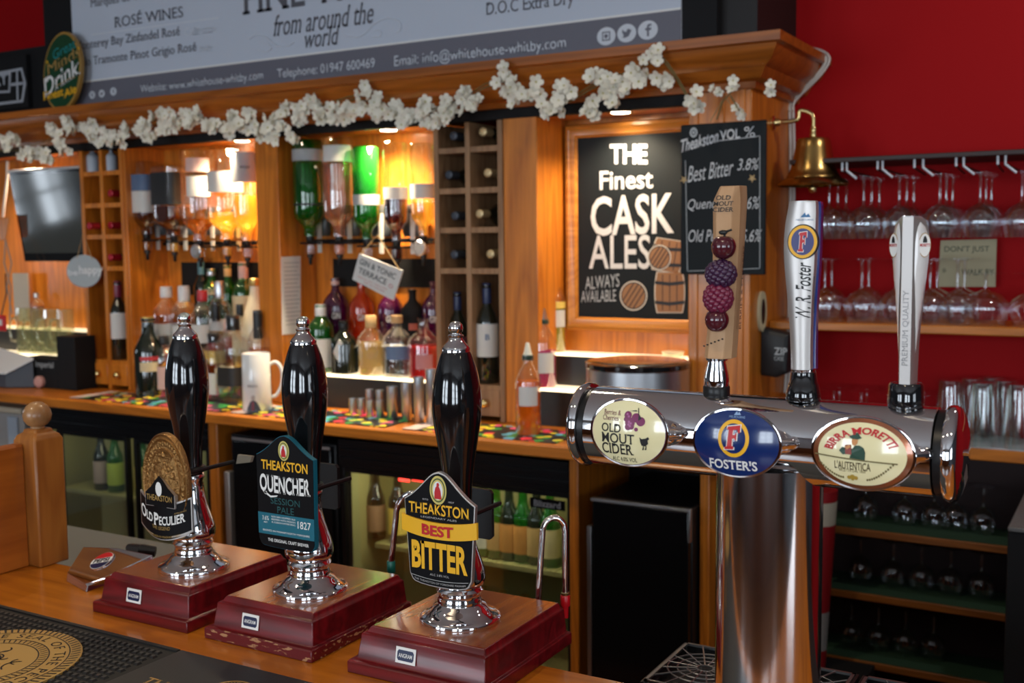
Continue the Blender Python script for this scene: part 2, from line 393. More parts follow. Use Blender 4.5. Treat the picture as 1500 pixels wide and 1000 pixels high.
# ---------------------------------------------------------------- the front counter
ct = MB(); ct.rects([(-3.4, 1.3, .56, 1.146, 1.055), (-3.4, 1.3, .548, 1.148, 1.062), (-3.4, 1.3, .548, 1.148, 1.094), (-3.4, 1.3, .554, 1.142, 1.1)])
bc_ = thing('bar_counter', 'varnished orange wooden bar counter carrying the hand pumps', 'bar counter', (-1, .85, 0))
ct.build('counter_top', CTR, bc_); MB().box(-3.4, 1.3, .68, 1.06, 0, 1.055).build('counter_base', WZ, bc_)
tag(MB().box(-2.3, -1.25, 1.15, 1.52, .98, 1.02).build('service_shelf', mat('grey_speckled_top', (.15, .16, .15), .5, bump=.3, bs=300), bevel=.004),
    'grey speckled work surface low behind the counter screen', 'work surface')
sb = MB().box(-2.3, -1.25, 1.2, 1.5, 0, .98); tag(sb.build('service_cabinet', BLACKM), 'black cabinet under the grey speckled work surface', 'cabinet')

# screen with newel post, left end of the counter
scr = thing('counter_screen', 'wooden screen panel with a ball-topped newel post at the left end of the counter', 'screen', (-1.56, 1.13, 1.1))
x0, x1, y0, y1 = -1.590, -1.535, 1.112, 1.167
po = MB(); po.rects([(x0, x1, y0, y1, 1.1), (x0, x1, y0, y1, 1.306), (x0+.004, x1-.004, y0+.004, y1-.004, 1.314), (x0+.010, x1-.010, y0+.01, y1-.01, 1.318), (x0+.012, x1-.012, y0+.012, y1-.012, 1.324)])
po = po.build('newel_post', wood('oak_newel', 'ac6c2c', '8a4e1c', 'z', ring=8), scr, bevel=.003)
bl = MB().lathe([(.012, 1.322), (.0105, 1.327), (.016, 1.330), (.021, 1.337), (.0225, 1.345), (.021, 1.353), (.016, 1.361), (.009, 1.366), (.001, 1.3675)], ((x0+x1)/2, (y0+y1)/2, 0), 28)
bl.build('ball_finial', OAK, po, smooth=60)
pn = MB(); pn.rects([(-1.586, -1.563, .30, 1.112, 1.1), (-1.586, -1.563, .30, 1.112, 1.298), (-1.583, -1.566, .30, 1.112, 1.302)])
pn.build('panel', wood('screen_panel_wood', 'bd6a22', '8e4612', 'y', sc_=12, ring=3), scr, bevel=.002)
# ---------------------------------------------------------------- hand pumps
def bez(ps, n=10):                              # smooth outline through points (Catmull-Rom)
    out = []
    for i in range(len(ps)-1):
        p0 = ps[max(i-1, 0)]; p1 = ps[i]; p2 = ps[i+1]; p3 = ps[min(i+2, len(ps)-1)]
        for k in range(n):
            t = k/n
            out.append(tuple(.5*((2*p1[j])+(-p0[j]+p2[j])*t+(2*p0[j]-5*p1[j]+4*p2[j]-p3[j])*t*t+(-p0[j]+3*p1[j]-3*p2[j]+p3[j])*t**3) for j in range(len(p1))))
    return out+[tuple(ps[-1])]
YP = 1.10
WORN = mat('worn_mahogany_edge', '6a0c14', .4, 0, .1)
n_ = WORN.node_tree.nodes; L_ = WORN.node_tree.links; tc = n_.new('ShaderNodeTexCoord'); mp_ = n_.new('ShaderNodeMapping'); mp_.inputs['Scale'].default_value = (.6, 1, 2.2); mp_.inputs['Rotation'].default_value = (0, .5, 0)
nz = n_.new('ShaderNodeTexNoise'); nz.inputs['Scale'].default_value = 110; nz.inputs['Detail'].default_value = 6; rp = ramp(n_, [(.585, '5e0a12'), (.62, 'a87c58')])
L_.new(tc.outputs['Object'], mp_.inputs[0]); L_.new(mp_.outputs[0], nz.inputs['Vector']); L_.new(nz.outputs['Fac'], rp.inputs[0]); L_.new(rp.outputs[0], n_['Principled BSDF'].inputs['Base Color'])
def pump(cx, x0, x1, label, worn=False):
    t = thing('hand_pump', label, 'hand pump', (cx, YP, 1.1), 'hand pumps on the bar counter')
    mb = MB(); ya, yb = 1.011, 1.226
    R = [(0, 1.1), (0, 1.114), (.002, 1.116), (.008, 1.117), (.010, 1.119), (.014, 1.143), (.0145, 1.148), (.020, 1.150), (.0235, 1.155), (.026, 1.157)]
    loops = [[(x0+d, ya+d*.75, z), (x1-d*.45, ya+d*.75, z), (x1-d*.45, yb-d*.6, z), (x0+d, yb-d*.6, z)] for d, z in R]
    mb.loft(loops); mb.mi[-1] = 1
    if worn: mb.mi[:8] = [2]*8
    bx = mb.build('pump_box', [MAHR, MAH_SHEEN, WORN] if worn else [MAHR, MAH_SHEEN], t, bevel=.0012)
    # maker's plate
    pz, pw, ph, px = 1.133, .0285, .0185, (x0+x1)/2-.016
    fn = lambda d: (lambda u, v: (px+u, ya+.0085-d+.17*v, pz+v))
    mp = MB(); f = fn(.0012)
    def quad(mb, w, h, f, m=0): mb.add([f(-w/2, -h/2), f(w/2, -h/2), f(w/2, h/2), f(-w/2, h/2)], [(0, 1, 2, 3)], m)
    g = fn(.0002); mp.loft([[g(-pw/2, -ph/2), g(pw/2, -ph/2), g(pw/2, ph/2), g(-pw/2, ph/2)], [f(-pw/2, -ph/2), f(pw/2, -ph/2), f(pw/2, ph/2), f(-pw/2, ph/2)]])
    mp.add([fn(.0015)(u, v) for u, v in [(a*.0118+sx, b*.0062+sy) for a, b, sx, sy in ((-1, -.6, 0, 0), (-.85, -1, 0, 0), (.85, -1, 0, 0), (1, -.6, 0, 0), (1, .6, 0, 0), (.85, 1, 0, 0), (-.85, 1, 0, 0), (-1, .6, 0, 0))]], [tuple(range(8))], 1)
    mp.txt('ANGRAM', .0195, .0048, fn(.0018), 2, bold=.01)
    mp.build('maker_plate', [WHITE, NAVY, WHITE], bx, smooth=0)
    # chromed pillar
    pr = [(.0500, 1.157), (.0503, 1.1605), (.0495, 1.163), (.046, 1.1645), (.040, 1.167), (.0345, 1.172), (.0315, 1.1765), (.0275, 1.178), (.0265, 1.180), (.0275, 1.1825), (.0262, 1.185),
          (.0255, 1.190), (.0272, 1.1925), (.0288, 1.1955), (.0272, 1.198), (.0265, 1.2), (.0300, 1.203), (.0318, 1.207), (.0322, 1.213), (.0312, 1.220), (.029, 1.228), (.0255, 1.238), (.0218, 1.250), (.0192, 1.262), (.0178, 1.275), (.0175, 1.284), (.019, 1.287), (.0195, 1.292), (.018, 1.294)]
    MB().lathe(pr, (cx, YP, 0), 48).build('pillar', CHROME, t, smooth=50)
    hp = [(.0165, 1.293), (.0178, 1.297), (.0168, 1.302), (.0172, 1.316), (.0185, 1.335), (.0215, 1.358), (.0255, 1.382), (.0290, 1.404), (.0303, 1.420), (.0300, 1.434), (.0282, 1.450), (.0250, 1.466), (.0205, 1.480), (.0175, 1.4875), (.016, 1.4885)]
    hd = MB().lathe(bez(hp, 4), (cx, YP, 0), 40).build('handle', BLACKG, t, smooth=60)
    fp = [(.0172, 1.4875), (.0174, 1.492), (.0158, 1.4945), (.0125, 1.498), (.009, 1.5025), (.0082, 1.505), (.0095, 1.5063), (.0095, 1.508), (.0068, 1.5095), (.0066, 1.511), (.0085, 1.5125), (.0091, 1.5165), (.0083, 1.5205), (.0055, 1.5235), (.001, 1.5248)]
    MB().lathe(fp, (cx, YP, 0), 32).build('finial', CHROME, hd, smooth=60)
    return t, bx, (x0, x1, ya, yb)
def clip_bracket(t, cx, z, rear=None):
    mb = MB(); mb.tube([(cx+.02, 1.046, z), (cx+.02, 1.165, z)], .0032, 8); mb.lathe([(.0205, z-.004), (.0215, z-.003), (.0215, z+.003), (.0205, z+.004)], (cx, YP, 0), 24)
    mb.build('clip_bracket', BLACK, t, smooth=40)
    if rear:
        a, b, z0, z1 = rear; m = MB()
        m.ext([(a+.004, z0), (b-.004, z0), (b, z0+.004), (b, z1-.004), (b-.004, z1), (a+.004, z1), (a, z1-.004), (a, z0+.004)], 1.163, 1.169); m.build('rear_clip', BLACK, t, smooth=0)

def emblem(mb, cx, cz, Y, w, h, me, mi, mr):      # oval crest with a standing figure
    mb.add([(x, Y, z) for x, z in ellipse(cx, cz, w/2, h/2, 28)], [tuple(range(28))], me)
    mb.add([(x, Y-.0002, z) for x, z in ellipse(cx, cz, w*.42, h*.42, 28)], [tuple(range(28))], mi)
    mb.add([(x, Y-.0004, z) for x, z in ellipse(cx, cz, w*.37, h*.37, 28)], [tuple(range(28))], me)
    mb.add([(x, Y-.0006, z) for x, z in ellipse(cx, cz-.01*h, w*.29, h*.32, 24)], [tuple(range(24))], 4)
    fig = [(-.2, -.3), (.22, -.3), (.17, -.02), (.1, .1), (.06, .13), (.1, .2), (.04, .27), (-.06, .24), (-.07, .14), (-.14, .08), (-.2, -.08)]
    mb.add([(cx+a*w, Y-.0008, cz+b*h) for a, b in fig], [tuple(range(len(fig)))], mr)

# -- third pump: the red and yellow clip
P3, B3, _ = pump(-.718, -.825, -.628, 'hand pump with the black and yellow Best Bitter clip, nearest the beer font'.replace('Best Bitter', 'BEST BITTER'))
cx, Y = -.703, 1.036
def shield(c, top, sh, bot, w, wb, cb, n=8):
    right = bez([(0, top), (.22*w, top-.12*(top-sh)), (.58*w, sh+.42*(top-sh)), (.8*w, sh+.17*(top-sh)), (w, sh)], 5)+[(wb, bot+.008), (wb-.004, bot+.001)]
    bottom = [((wb-.004)*cos(pi*k/n), bot+.001-cb*sin(pi*k/n)) for k in range(1, n)]
    return [(c+x, z) for x, z in right+bottom+[(-a, b) for a, b in reversed(right[1:])]]
mb = MB(); mb.ext(shield(cx, 1.3545, 1.319, 1.221, .0495, .0435, .006), Y, Y+.006, 0)
mb.ext(shield(cx, 1.3525, 1.318, 1.2225, .048, .042, .006), Y-.0012, Y, 1)
c3 = mb.build('pump_clip', [SATIN, mat('clip_black', (.005, .005, .006), .45, spec=.12)], P3, bevel=.0006)
mb = MB(); N = 14; w2 = .0525
ring = lambda z, d: [(cx-w2+2*w2*i/N, Y-.004+.0022*abs(2*i/N-1)**2.5-d, z-.006*(1-(2*i/N-1)**2)) for i in range(N+1)]
f0, f1, b0, b1 = ring(1.281, 0), ring(1.3005, 0), ring(1.281, -.003), ring(1.3005, -.003)
mb.loft([f0, f1, b1, b0, f0], 0, (False, False), False)
mb.txt('BEST', .044, .0130, lambda u, v: (cx+u, Y-.0047, 1.2849+v+.006*(u/w2)**2), 1, .06, .035)
mb.build('banner_band', [YEL, RED], c3, smooth=50)
mb = MB(); Yl = Y-.0016
mb.txt('THEAKSTON', .084, .0135, lambda u, v: (cx+u, Yl, 1.3095+v-.10*abs(u)**1.0*.0), 0, .04, .015)
mb.txt('BITTER', .078, .0335, pl(cx, 1.2535, Yl), 0, .05, .035)
mb.txt('LEGENDARY ALES', .05, .0022, pl(cx, 1.2995, Yl), 1)
mb.txt('ALC 3.8% VOL', .027, .0026, pl(cx, 1.2315, Yl), 1)
mb.txt('THE THEAKSTON OF YORKSHIRE MASHAM', .072, .0024, lambda u, v: (cx+u, Yl, 1.2215+v+2.2*u*u), 1)
mb.add([(cx-.04+.08*k/12, Yl, 1.2262+2.2*(-.04+.08*k/12)**2-.0015+z) for z in (0, .0007) for k in range(13)], [(k, k+1, k+14, k+13) for k in range(12)], 1)
mb.txt('ESTD', .008, .002, pl(cx-.018, 1.3205, Yl), 1); mb.txt('1827', .008, .002, pl(cx+.018, 1.3205, Yl), 1)
emblem(mb, cx, 1.333, Yl, .0235, .034, 2, 3, 5)
mb.build('lettering', [YEL, SATIN, mat('crest_gold', 'cfc06a', .4), mat('crest_green', '4a5a2a', .5), WHITE, RED], c3, smooth=0)
clip_bracket(P3, -.718, 1.290, (-.762, at(722, 750, 1.166).x, at(722, 790, 1.166).z, at(715, 717, 1.166).z))
# swan neck and its red-tipped return
a = at(788, 880, 1.235); b = at(828, 872, 1.262); tp = at(811, 758, 1.25)
def swan(a, b, tp, lean=.15):
    h = V(((b.x-a.x)*.5, (b.y-a.y)*.5, 0))*.82; r = h.length; cc = V((tp.x, tp.y, tp.z-r*1.25)); ps = [a, a.lerp(cc-h, .5)]
    ps += [cc-h*cos(pi*k/12)+V((0, 0, r*1.25*sin(pi*k/12))) for k in range(13)]
    return ps+[(cc+h).lerp(b, .5), b]
pts = swan(a, b, tp)
sn = MB().tube(pts, .0042, 10).build('swan_neck', CHROME, P3, smooth=60)
MB().lathe([(.0055, b.z), (.0058, b.z+.004), (.0045, b.z+.005)], (b.x, b.y, 0), 14).lathe([(.0062, b.z-.014), (.0066, b.z-.012), (.0066, b.z), (.006, b.z+.001)], (b.x, b.y, 0), 14, 1).lathe([(.004, b.z-.03), (.0045, b.z-.014)], (b.x, b.y, 0), 14, 1).build('red_nozzle', [BRASSK, mat('red_plastic', 'c4121c', .3)], sn, smooth=40)

# -- second pump: teal and black clip
P2, B2, _ = pump(-.957, -1.065, -.881, 'hand pump with the black and teal QUENCHER clip, middle of the three', True)
cx, Y = -.938, 1.036
mb = MB(); mb.ext(shield(cx, 1.378, 1.3505, 1.2325, .0475, .0465, .003), Y, Y+.007, 0, 0)
mb.ext(shield(cx, 1.3772, 1.3498, 1.233, .047, .046, .003), Y-.0008, Y, 1)
c2 = mb.build('pump_clip', [TEAL, mat('clip_black')], P2, smooth=30)
Yl = Y-.0012; mb = MB()
mb.add([(cx-.0465, Yl+.0002, 1.2475), (cx+.0465, Yl+.0002, 1.2475), (cx+.0468, Yl+.0002, 1.2755), (cx-.0468, Yl+.0002, 1.2755)], [(0, 1, 2, 3)], 6)
mb.txt('THEAKSTON', .077, .0125, pl(cx, 1.3385, Yl), 0, 0, .02)
mb.txt('QUENCHER', .084, .027, lambda u, v: (cx+u, Yl, 1.3115+v+.04*abs(u)), 4, .05, .025)
mb.add([(cx-.036+x, Yl, 1.302+z) for x, z in ((0, 0), (.012, -.006), (.022, -.004), (.024, -.002), (.012, -.0035), (.002, .002))], [tuple(range(6))], 4)
mb.txt('SESSION', .049, .0085, pl(cx, 1.2925, Yl), 7, .03); mb.txt('PALE', .028, .0085, pl(cx, 1.2815, Yl), 7, .03)
mb.txt('1827', .0215, .0095, pl(cx+.0305, 1.2655, Yl), 4, 0, .005)
mb.txt('3.6%', .011, .0055, pl(cx-.034, 1.2685, Yl), 4); mb.txt('ABV', .007, .002, pl(cx-.034, 1.263, Yl), 4)
for k, s in enumerate(('GOLDEN HOPPED ALE', 'BREWED WITH PASSION', 'A CLEAN SATISFYING')): mb.txt(s, .04, .0022, pl(cx-.004, 1.2715-.0036*k, Yl), 4)
mb.txt('BREWED IN MASHAM NORTH YORKSHIRE', .078, .0024, pl(cx, 1.2525, Yl), 4)
mb.txt('THE ORIGINAL CRAFT BREWER', .068, .0042, pl(cx+.003, 1.2405, Yl), 4, 0, .01)
emblem(mb, cx, 1.3585, Yl, .018, .0255, 2, 3, 5)
mb.build('lettering', [YEL, SATIN, mat('crest_gold'), mat('crest_green'), WHITE, RED, TEAL, TEALD], c2, smooth=0)
clip_bracket(P2, -.957, 1.298, (-1.005, at(496, 700, 1.166).x, at(496, 746, 1.166).z, at(490, 680, 1.166).z))
a = at(573, 826, 1.25); tp = at(607, 722, 1.255); b = at(640, 800, 1.262)
sn = MB().tube(swan(a, b, tp), .0045, 10).build('swan_neck', CHROME, P2, smooth=60)
MB().lathe([(.0058, a.z-.012), (.0062, a.z-.01), (.0062, a.z+.004), (.0055, a.z+.005)], (a.x, a.y, 0), 14).build('green_sparkler', mat('green_plastic', '0a6a5c', .35), sn, smooth=40)

# -- first pump: bronze seal clip
P1, B1, _ = pump(-1.174, -1.285, -1.097, 'hand pump with the bronze oval OLD PECULIER clip, left of the three')
cx, Y = -1.154, 1.036
mb = MB(); cz, a_, b_ = 1.296, .0435, .0685
def ring2(k, d, n=44): return [(x, Y-d, z) for x, z in ellipse(cx, cz, a_*k, b_*k, n)]
mb.loft([ring2(1, -.006), ring2(1.0, .001), ring2(.97, .003), ring2(.95, .0015), ring2(.9, .001), ring2(.88, .003), ring2(.85, .001), ring2(.70, .0012), ring2(.68, .0032), ring2(.65, .0015), ring2(.40, .003), ring2(.2, .0045), ring2(.02, .005)])
k = .78
for i in range(46):                                # letters and rope cast round the rim
    t = 2*pi*i/46; q = V((cx+a_*k*cos(t), Y-.0012, cz+b_*k*sin(t))); mb.ball(q, .0022, .0012, .0034, 0, 6, 4)
rr = random.Random(4)
for i in range(60):                                # the kneeling figure and foliage in relief
    t = rr.uniform(0, 2*pi); k = sqrt(rr.random())*.58
    mb.ball((cx+a_*k*cos(t), Y-.003, cz+b_*k*sin(t)), rr.uniform(.0015, .0035), .0018, rr.uniform(.002, .006), 0, 6, 4)
mb.ball((cx, Y-.004, cz+.012), .006, .003, .008); mb.ball((cx-.002, Y-.004, cz-.008), .010, .003, .014); mb.ball((cx-.016, Y-.003, cz+.0), .005, .002, .012)
c1 = mb.build('pump_clip', mat('cast_bronze'), P1, smooth=50)
mb = MB(); N = 16; w2 = .0485
def band(zl, zh, w2, d, m, sag=.012, bow=.010):
    rg = lambda z, dd: [(cx-.003-w2+2*w2*i/N, Y-d+bow*(2*i/N-1)**2-dd, z+sag*((2*i/N-1)**2)) for i in range(N+1)]
    mb.loft([rg(zl, 0), rg(zh, 0), rg(zh, -.003), rg(zl, -.003), rg(zl, 0)], m, (False, False), False)
band(1.2205, 1.268, .0500, .0085, 1); band(1.2225, 1.2655, .0485, .0092, 0); band(1.2165, 1.2275, .0440, .008, 1); band(1.218, 1.2258, .0425, .009, 0)
hs = [(-.027, 1.264), (.027, 1.264), (.027, 1.282), (.016, 1.290), (.007, 1.3), (0, 1.306), (-.007, 1.3), (-.016, 1.290), (-.027, 1.282)]
mb.ext([(cx-.003+x*1.06, z-.001) for x, z in hs], Y-.0085, Y-.003, 1); mb.ext([(cx-.003+x, z) for x, z in hs], Y-.0095, Y-.008, 0)
cur = lambda z, d=.0098, sag=5.1: (lambda u, v: (cx-.003+u, Y-d+.010*(u/.0485)**2, z+v+sag*u*u))
mb.txt('THEAKSTON', .049, .0085, pl(cx-.003, 1.2755, Y-.0101), 3, .02, .01)
mb.build('name_band', [mat('clip_black'), SATIN, WHITE, mat('dull_gold', 'a8874a', .45)], c1, smooth=40)
mb = MB()
def sh(dx, z, d=.0099): return lambda u, v: (cx-.003+dx+u, Y-d+.010*((u+dx)/.0485)**2, z+v+5.1*(u+dx)**2)
mb.txt('O', .0145, .0175, sh(-.0385, 1.2462), 0, .04, .02); mb.txt('LD', .0150, .0125, sh(-.0230, 1.2450), 0, .04, .02); mb.txt('P', .0100, .0175, sh(-.0080, 1.2452), 0, .04, .02); mb.txt('ECULIER', .043, .0125, sh(.0195, 1.2440), 0, .04, .02)
mb.txt('THE LEGEND', .034, .0048, sh(0, 1.2335), 1); mb.txt('ESTABLISHED IN MASHAM 1827', .066, .003, sh(0, 1.2215), 1)
mb.txt('STRONG', .018, .002, sh(.034, 1.2525), 1)
mb.add([(x, Y-.0104, z) for x, z in ellipse(cx-.003, 1.288, .006, .010, 20)], [tuple(range(20))], 0)
mb.build('lettering', [WHITE, mat('dull_gold')], c1, smooth=0)
clip_bracket(P1, -1.174, 1.301)
mb = MB().ext([(-1.150, 1.298), (-1.122, 1.303), (-1.118, 1.312), (-1.146, 1.312)], 1.166, 1.171); mb.build('rear_clip', mat('pale_card', (.35, .32, .25), .6), P1, smooth=0)
# ---------------------------------------------------------------- beer font
FX, FY, FZ, FR = -.287, .95, 1.4415, .0378
font = thing('beer_font', 'chrome barrel beer font on a round column with three badges and three tap handles', 'beer font', (FX, FY, 1.1))
mb = MB(); mb.lathe([(.047, 1.1), (.047, 1.42)], (FX, FY, 0), 64)
mb.lathe([(.062, 1.1), (.062, 1.106), (.05, 1.112), (.047, 1.112)], (FX, FY, 0), 64)
mb.build('column', mat('polished_column', (.84, .83, .83), .11, 1), font, smooth=50)
mb = MB(); mb.lathe([(FR-.004, -.456), (FR, -.455), (FR, -.1455), (FR-.004, -.1445)], (0, FY, FZ), 96, axis='x'); mb.build('barrel', CHROME, font, smooth=50)
for sgn, xe in ((-1, -.456), (1, -.1445)):
    mb = MB(); k = sgn
    mb.lathe([(FR-.004, xe), (FR-.002, xe+.0005*k), (FR-.002, xe+.0065*k), (FR-.006, xe+.007*k)], (0, FY, FZ), 64, 1, axis='x')
    mb.lathe([(FR-.006, xe+.0065*k), (FR+.0012, xe+.007*k), (FR+.0028, xe+.0095*k), (FR+.0026, xe+.013*k), (FR+.0002, xe+.0165*k), (FR-.004, xe+.0185*k), (FR-.014, xe+.0215*k), (.001, xe+.023*k)], (0, FY, FZ), 64, 0, axis='x')
    mb.build('end_cap', [CHROME, BLACK], font, smooth=40)

def badge(nm, cx, cz, Y, a, b, rimw, face, rim, lab):
    D = .0075; dome = lambda u, v, k=1: Y-D*max(0, 1-(u/a)**2-(v/b)**2)
    mb = MB()
    L = lambda k, y, n=56: [(x, y, z) for x, z in ellipse(cx, cz, a*k, b*k, n)]
    mb.loft([L(.55, Y+.012), L(.9, Y+.009), L(1.015, Y+.003), L(1.025, Y+.0005), L(1.018, Y-.0008), L(1.0, Y-.0010)])
    mb.tube([(cx, Y+.01, cz), (cx, FY-FR+.003, cz-.002)], .009, 16); mb.tube([(cx+a*.8, Y+.004, cz), (cx+a*1.10, Y+.014, cz), (cx+a*1.12, FY-FR*.97, cz)], .0055, 12)
    o = mb.build('badge', CHROME, font, smooth=50); o['label'] = lab
    kk = [1.0, .97, .94, .9, .86, .8, .7, .55, .4, .2, .02]; r0 = 1-rimw
    mb = MB(); q = lambda k: [(x, dome(x-cx, z-cz)-.0005, z) for x, z in ellipse(cx, cz, a*k, b*k, 56)]
    mb.loft([q(k) for k in kk if k > r0]+[q(r0)], 1, (False, False)); mb.loft([q(r0)]+[q(k) for k in kk if k < r0], 0, (False, True))
    f = mb.build('badge_face', [face, rim], o, smooth=60)
    return f, (lambda du=0, dv=0, e=.0009: (lambda u, v: (cx+u+du, dome(u+du, v+dv)-e, cz+v+dv)))
# px -> offsets on a badge: 1 px is about .00060 across, .00060 up
# cider badge
f, F = badge('cider', -.3985, 1.4475, .8925, .0375, .0305, .05, CREAM, mat('purple_rim', '5a1e50', .25, 0, 1), 'cream oval badge lettered OLD MOUT CIDER')
mb = MB(); g = lambda x, y: ((x-645/1.5+0)*0, 0)
cw = 1/4.412                                         # crop scale of the measured view
def mt(x, y, c=(437, 413), k=.000605): return ((x-c[0])*cw*k, -(y-c[1])*cw*k+(x-c[0])*cw*k*.07)
def word(mb, F, t, x0, y0, x1, y1, m, c, **kw):
    d = mt((x0+x1)/2, (y0+y1)/2, c); mb.txt(t, (x1-x0)*cw*.000605, (y1-y0)*cw*.00060, F(*d), m, **kw)
C1 = (437, 413)
word(mb, F, 'OLD', 258, 345, 405, 403, 0, C1, serif=.05, bold=.012); word(mb, F, 'MOUT', 258, 410, 500, 478, 0, C1, serif=.03, bold=.012); word(mb, F, 'CIDER', 255, 478, 488, 552, 0, C1, serif=.05, bold=.012)
word(mb, F, 'Berries &', 272, 258, 400, 290, 1, C1, serif=.03); word(mb, F, 'Cherries', 265, 292, 385, 326, 1, C1, serif=.03)
word(mb, F, 'ALC 4.0% VOL', 328, 572, 505, 602, 0, C1, serif=.03)
def disc(mb, F, c, x, y, r, m, e=.0009, ry=None, n=16):
    d = mt(x, y, c); h = F(*d, e); k = cw*.0006
    mb.loft([[h(q*r*k*cos(2*pi*i/n), q*(ry or r)*k*sin(2*pi*i/n)) for i in range(n)] for q in ((1, .8, .6, .4, .2, .01) if r > 40 else (1, .5, .01))], m, (False, True))
for x, y, r in ((452, 292, 26), (440, 318, 16), (508, 310, 30), (540, 335, 30), (468, 340, 34), (456, 368, 22), (478, 366, 20), (512, 385, 13)): disc(mb, F, C1, x, y, r, 2)
for x, y in ((448, 285), (458, 300), (462, 335), (475, 345), (460, 352), (470, 362)): disc(mb, F, C1, x, y, 8, 3, .0011)
def poly(mb, F, c, pts, m, e=.0010):
    cxp = sum(p[0] for p in pts)/len(pts); cyp = sum(p[1] for p in pts)/len(pts); vs = []
    for x, y in pts: d = mt(x, y, c); vs.append(F(0, 0, e)(*d))
    mb.add(vs, [tuple(range(len(pts)))], m)
poly(mb, F, C1, [(525, 330), (518, 270), (515, 248), (521, 248), (526, 290), (545, 315)], 0); poly(mb, F, C1, [(460, 265), (505, 262), (515, 268), (505, 270)], 0)
poly(mb, F, C1, [(535, 435), (548, 448), (575, 445), (592, 435), (598, 450), (588, 458), (590, 480), (572, 498), (548, 492), (540, 470)], 0)  # kiwi bird
for x in (558, 575): poly(mb, F, C1, [(x, 495), (x+4, 495), (x+2, 520), (x-8, 522), (x-8, 518)], 0)
mb.build('lettering', [INK, mat('maroon_print', '6e2140', .4), mat('berry_print', '7a2258', .4), mat('berry_light_print', 'a85a90', .4)], f, smooth=0)
# blue badge
f, F = badge('lager', -.2985, 1.4465, .8925, .0385, .0295, .02, mat('royal_blue', '0e2a66', .2, 0, 1), CHROME, "blue oval badge lettered FOSTER'S with a red F")
C2 = (1130, 470); mb = MB()
for r, ry, m, e in ((100, 118, 0, .0009), (78, 94, 1, .0011)): disc(mb, F, C2, 1128, 435, r, m, e, ry, 40)
fx = [(1092, 360), (1172, 352), (1172, 400), (1160, 400), (1155, 378), (1128, 382), (1126, 412), (1142, 410), (1144, 400), (1152, 400), (1150, 445), (1142, 445), (1140, 432), (1124, 434), (1122, 480), (1134, 482), (1132, 500), (1075, 500), (1077, 484), (1090, 482), (1100, 380), (1090, 378)]
fxw = [(x+(6 if x > 1120 else -6), y+(5 if y > 425 else -5)) for x, y in fx]
poly(mb, F, C2, fxw, 2, .0017); poly(mb, F, C2, fx, 3, .0021)
word(mb, F, "FOSTER'S", 962, 570, 1272, 635, 2, C2, serif=.03, bold=.02)
poly(mb, F, C2, [(1120, 292), (1138, 268), (1145, 285), (1152, 272), (1165, 292)], 4); word(mb, F, 'MELBOURNE', 1092, 297, 1192, 310, 4, C2)
mb.build('lettering', [YEL, mat('royal_blue'), WHITE, RED, mat('pale_blue_print', '8fb0d8', .4)], f, smooth=0)
# copper-rimmed badge
f, F = badge('birra', -.1935, 1.4465, .8925, .0405, .0298, .14, CREAM, mat('copper_rim', '9a5a38', .25, .6, 1), 'cream oval badge with copper rim lettered BIRRA MORETTI')
C3 = (622, 548); mb = MB()
vs, fs = glyphs('BIRRA MORETTI', .03, 0, .05); xs = [p[0] for p in vs]; ys = [p[1] for p in vs]; xm = (min(xs)+max(xs))/2; wd = max(xs)-min(xs)
x00 = min(xs)
def arch(x, y):
    t = radians(168)-(x-x00)/wd*radians(150); rad = .55+.175*(y/max(ys))
    u = .0405*rad*cos(t)*1.04; v = .0298*rad*sin(t)+.0005; return F(0, 0, .0012)(u, v+.05*u)
mb.add([arch(*p) for p in vs], fs, 0)
[poly(mb, F, C3, [(348+40*k, 543+4.6*k), (388+40*k, 547.6+4.6*k), (388+40*k, 555.6+4.6*k), (348+40*k, 551+4.6*k)], 1, .0012) for k in range(12)]; word(mb, F, "L'AUTENTICA", 470, 588, 680, 638, 2, C3, bold=.01); word(mb, F, 'RICETTA DAL 1859', 498, 634, 652, 652, 1, C3)
for s in (-1, 1):
    for i in range(12):
        x = 590+s*(70+i*13); y = 685-(i/11)**1.6*92+(14 if s > 0 else 0); disc(mb, F, C3, x, y, 6, 1, .0010, 8, 6)
for x, y, r in ((575, 683, 16), (555, 685, 12), (595, 688, 12), (575, 695, 10)): disc(mb, F, C3, x, y, r, 3)
# seated drinker in a green coat and hat
poly(mb, F, C3, [(555, 438), (575, 430), (582, 418), (608, 420), (618, 440), (628, 448), (605, 456), (572, 452), (556, 444)], 4, .0012)
poly(mb, F, C3, [(572, 452), (606, 457), (604, 478), (592, 492), (576, 488), (570, 470)], 5, .0011)
poly(mb, F, C3, [(590, 492), (615, 490), (640, 505), (650, 530), (648, 578), (560, 566), (568, 540), (520, 545), (498, 522), (515, 500), (545, 508), (575, 510)], 4, .0011)
poly(mb, F, C3, [(532, 488), (568, 486), (572, 545), (536, 542)], 6, .0013); poly(mb, F, C3, [(530, 500), (560, 486), (566, 500), (545, 515)], 5, .0014)
mb.build('lettering', [RED, mat('olive_line', '6e6238', .5), mat('brown_print', '4a3a1c', .5), mat('hop_print', 'b09038', .5), mat('bottle_green_print', '12402c', .4), mat('face_tone_print', 'c88a50', .5), mat('amber_red_print', '8a2c18', .4)], f, smooth=0)

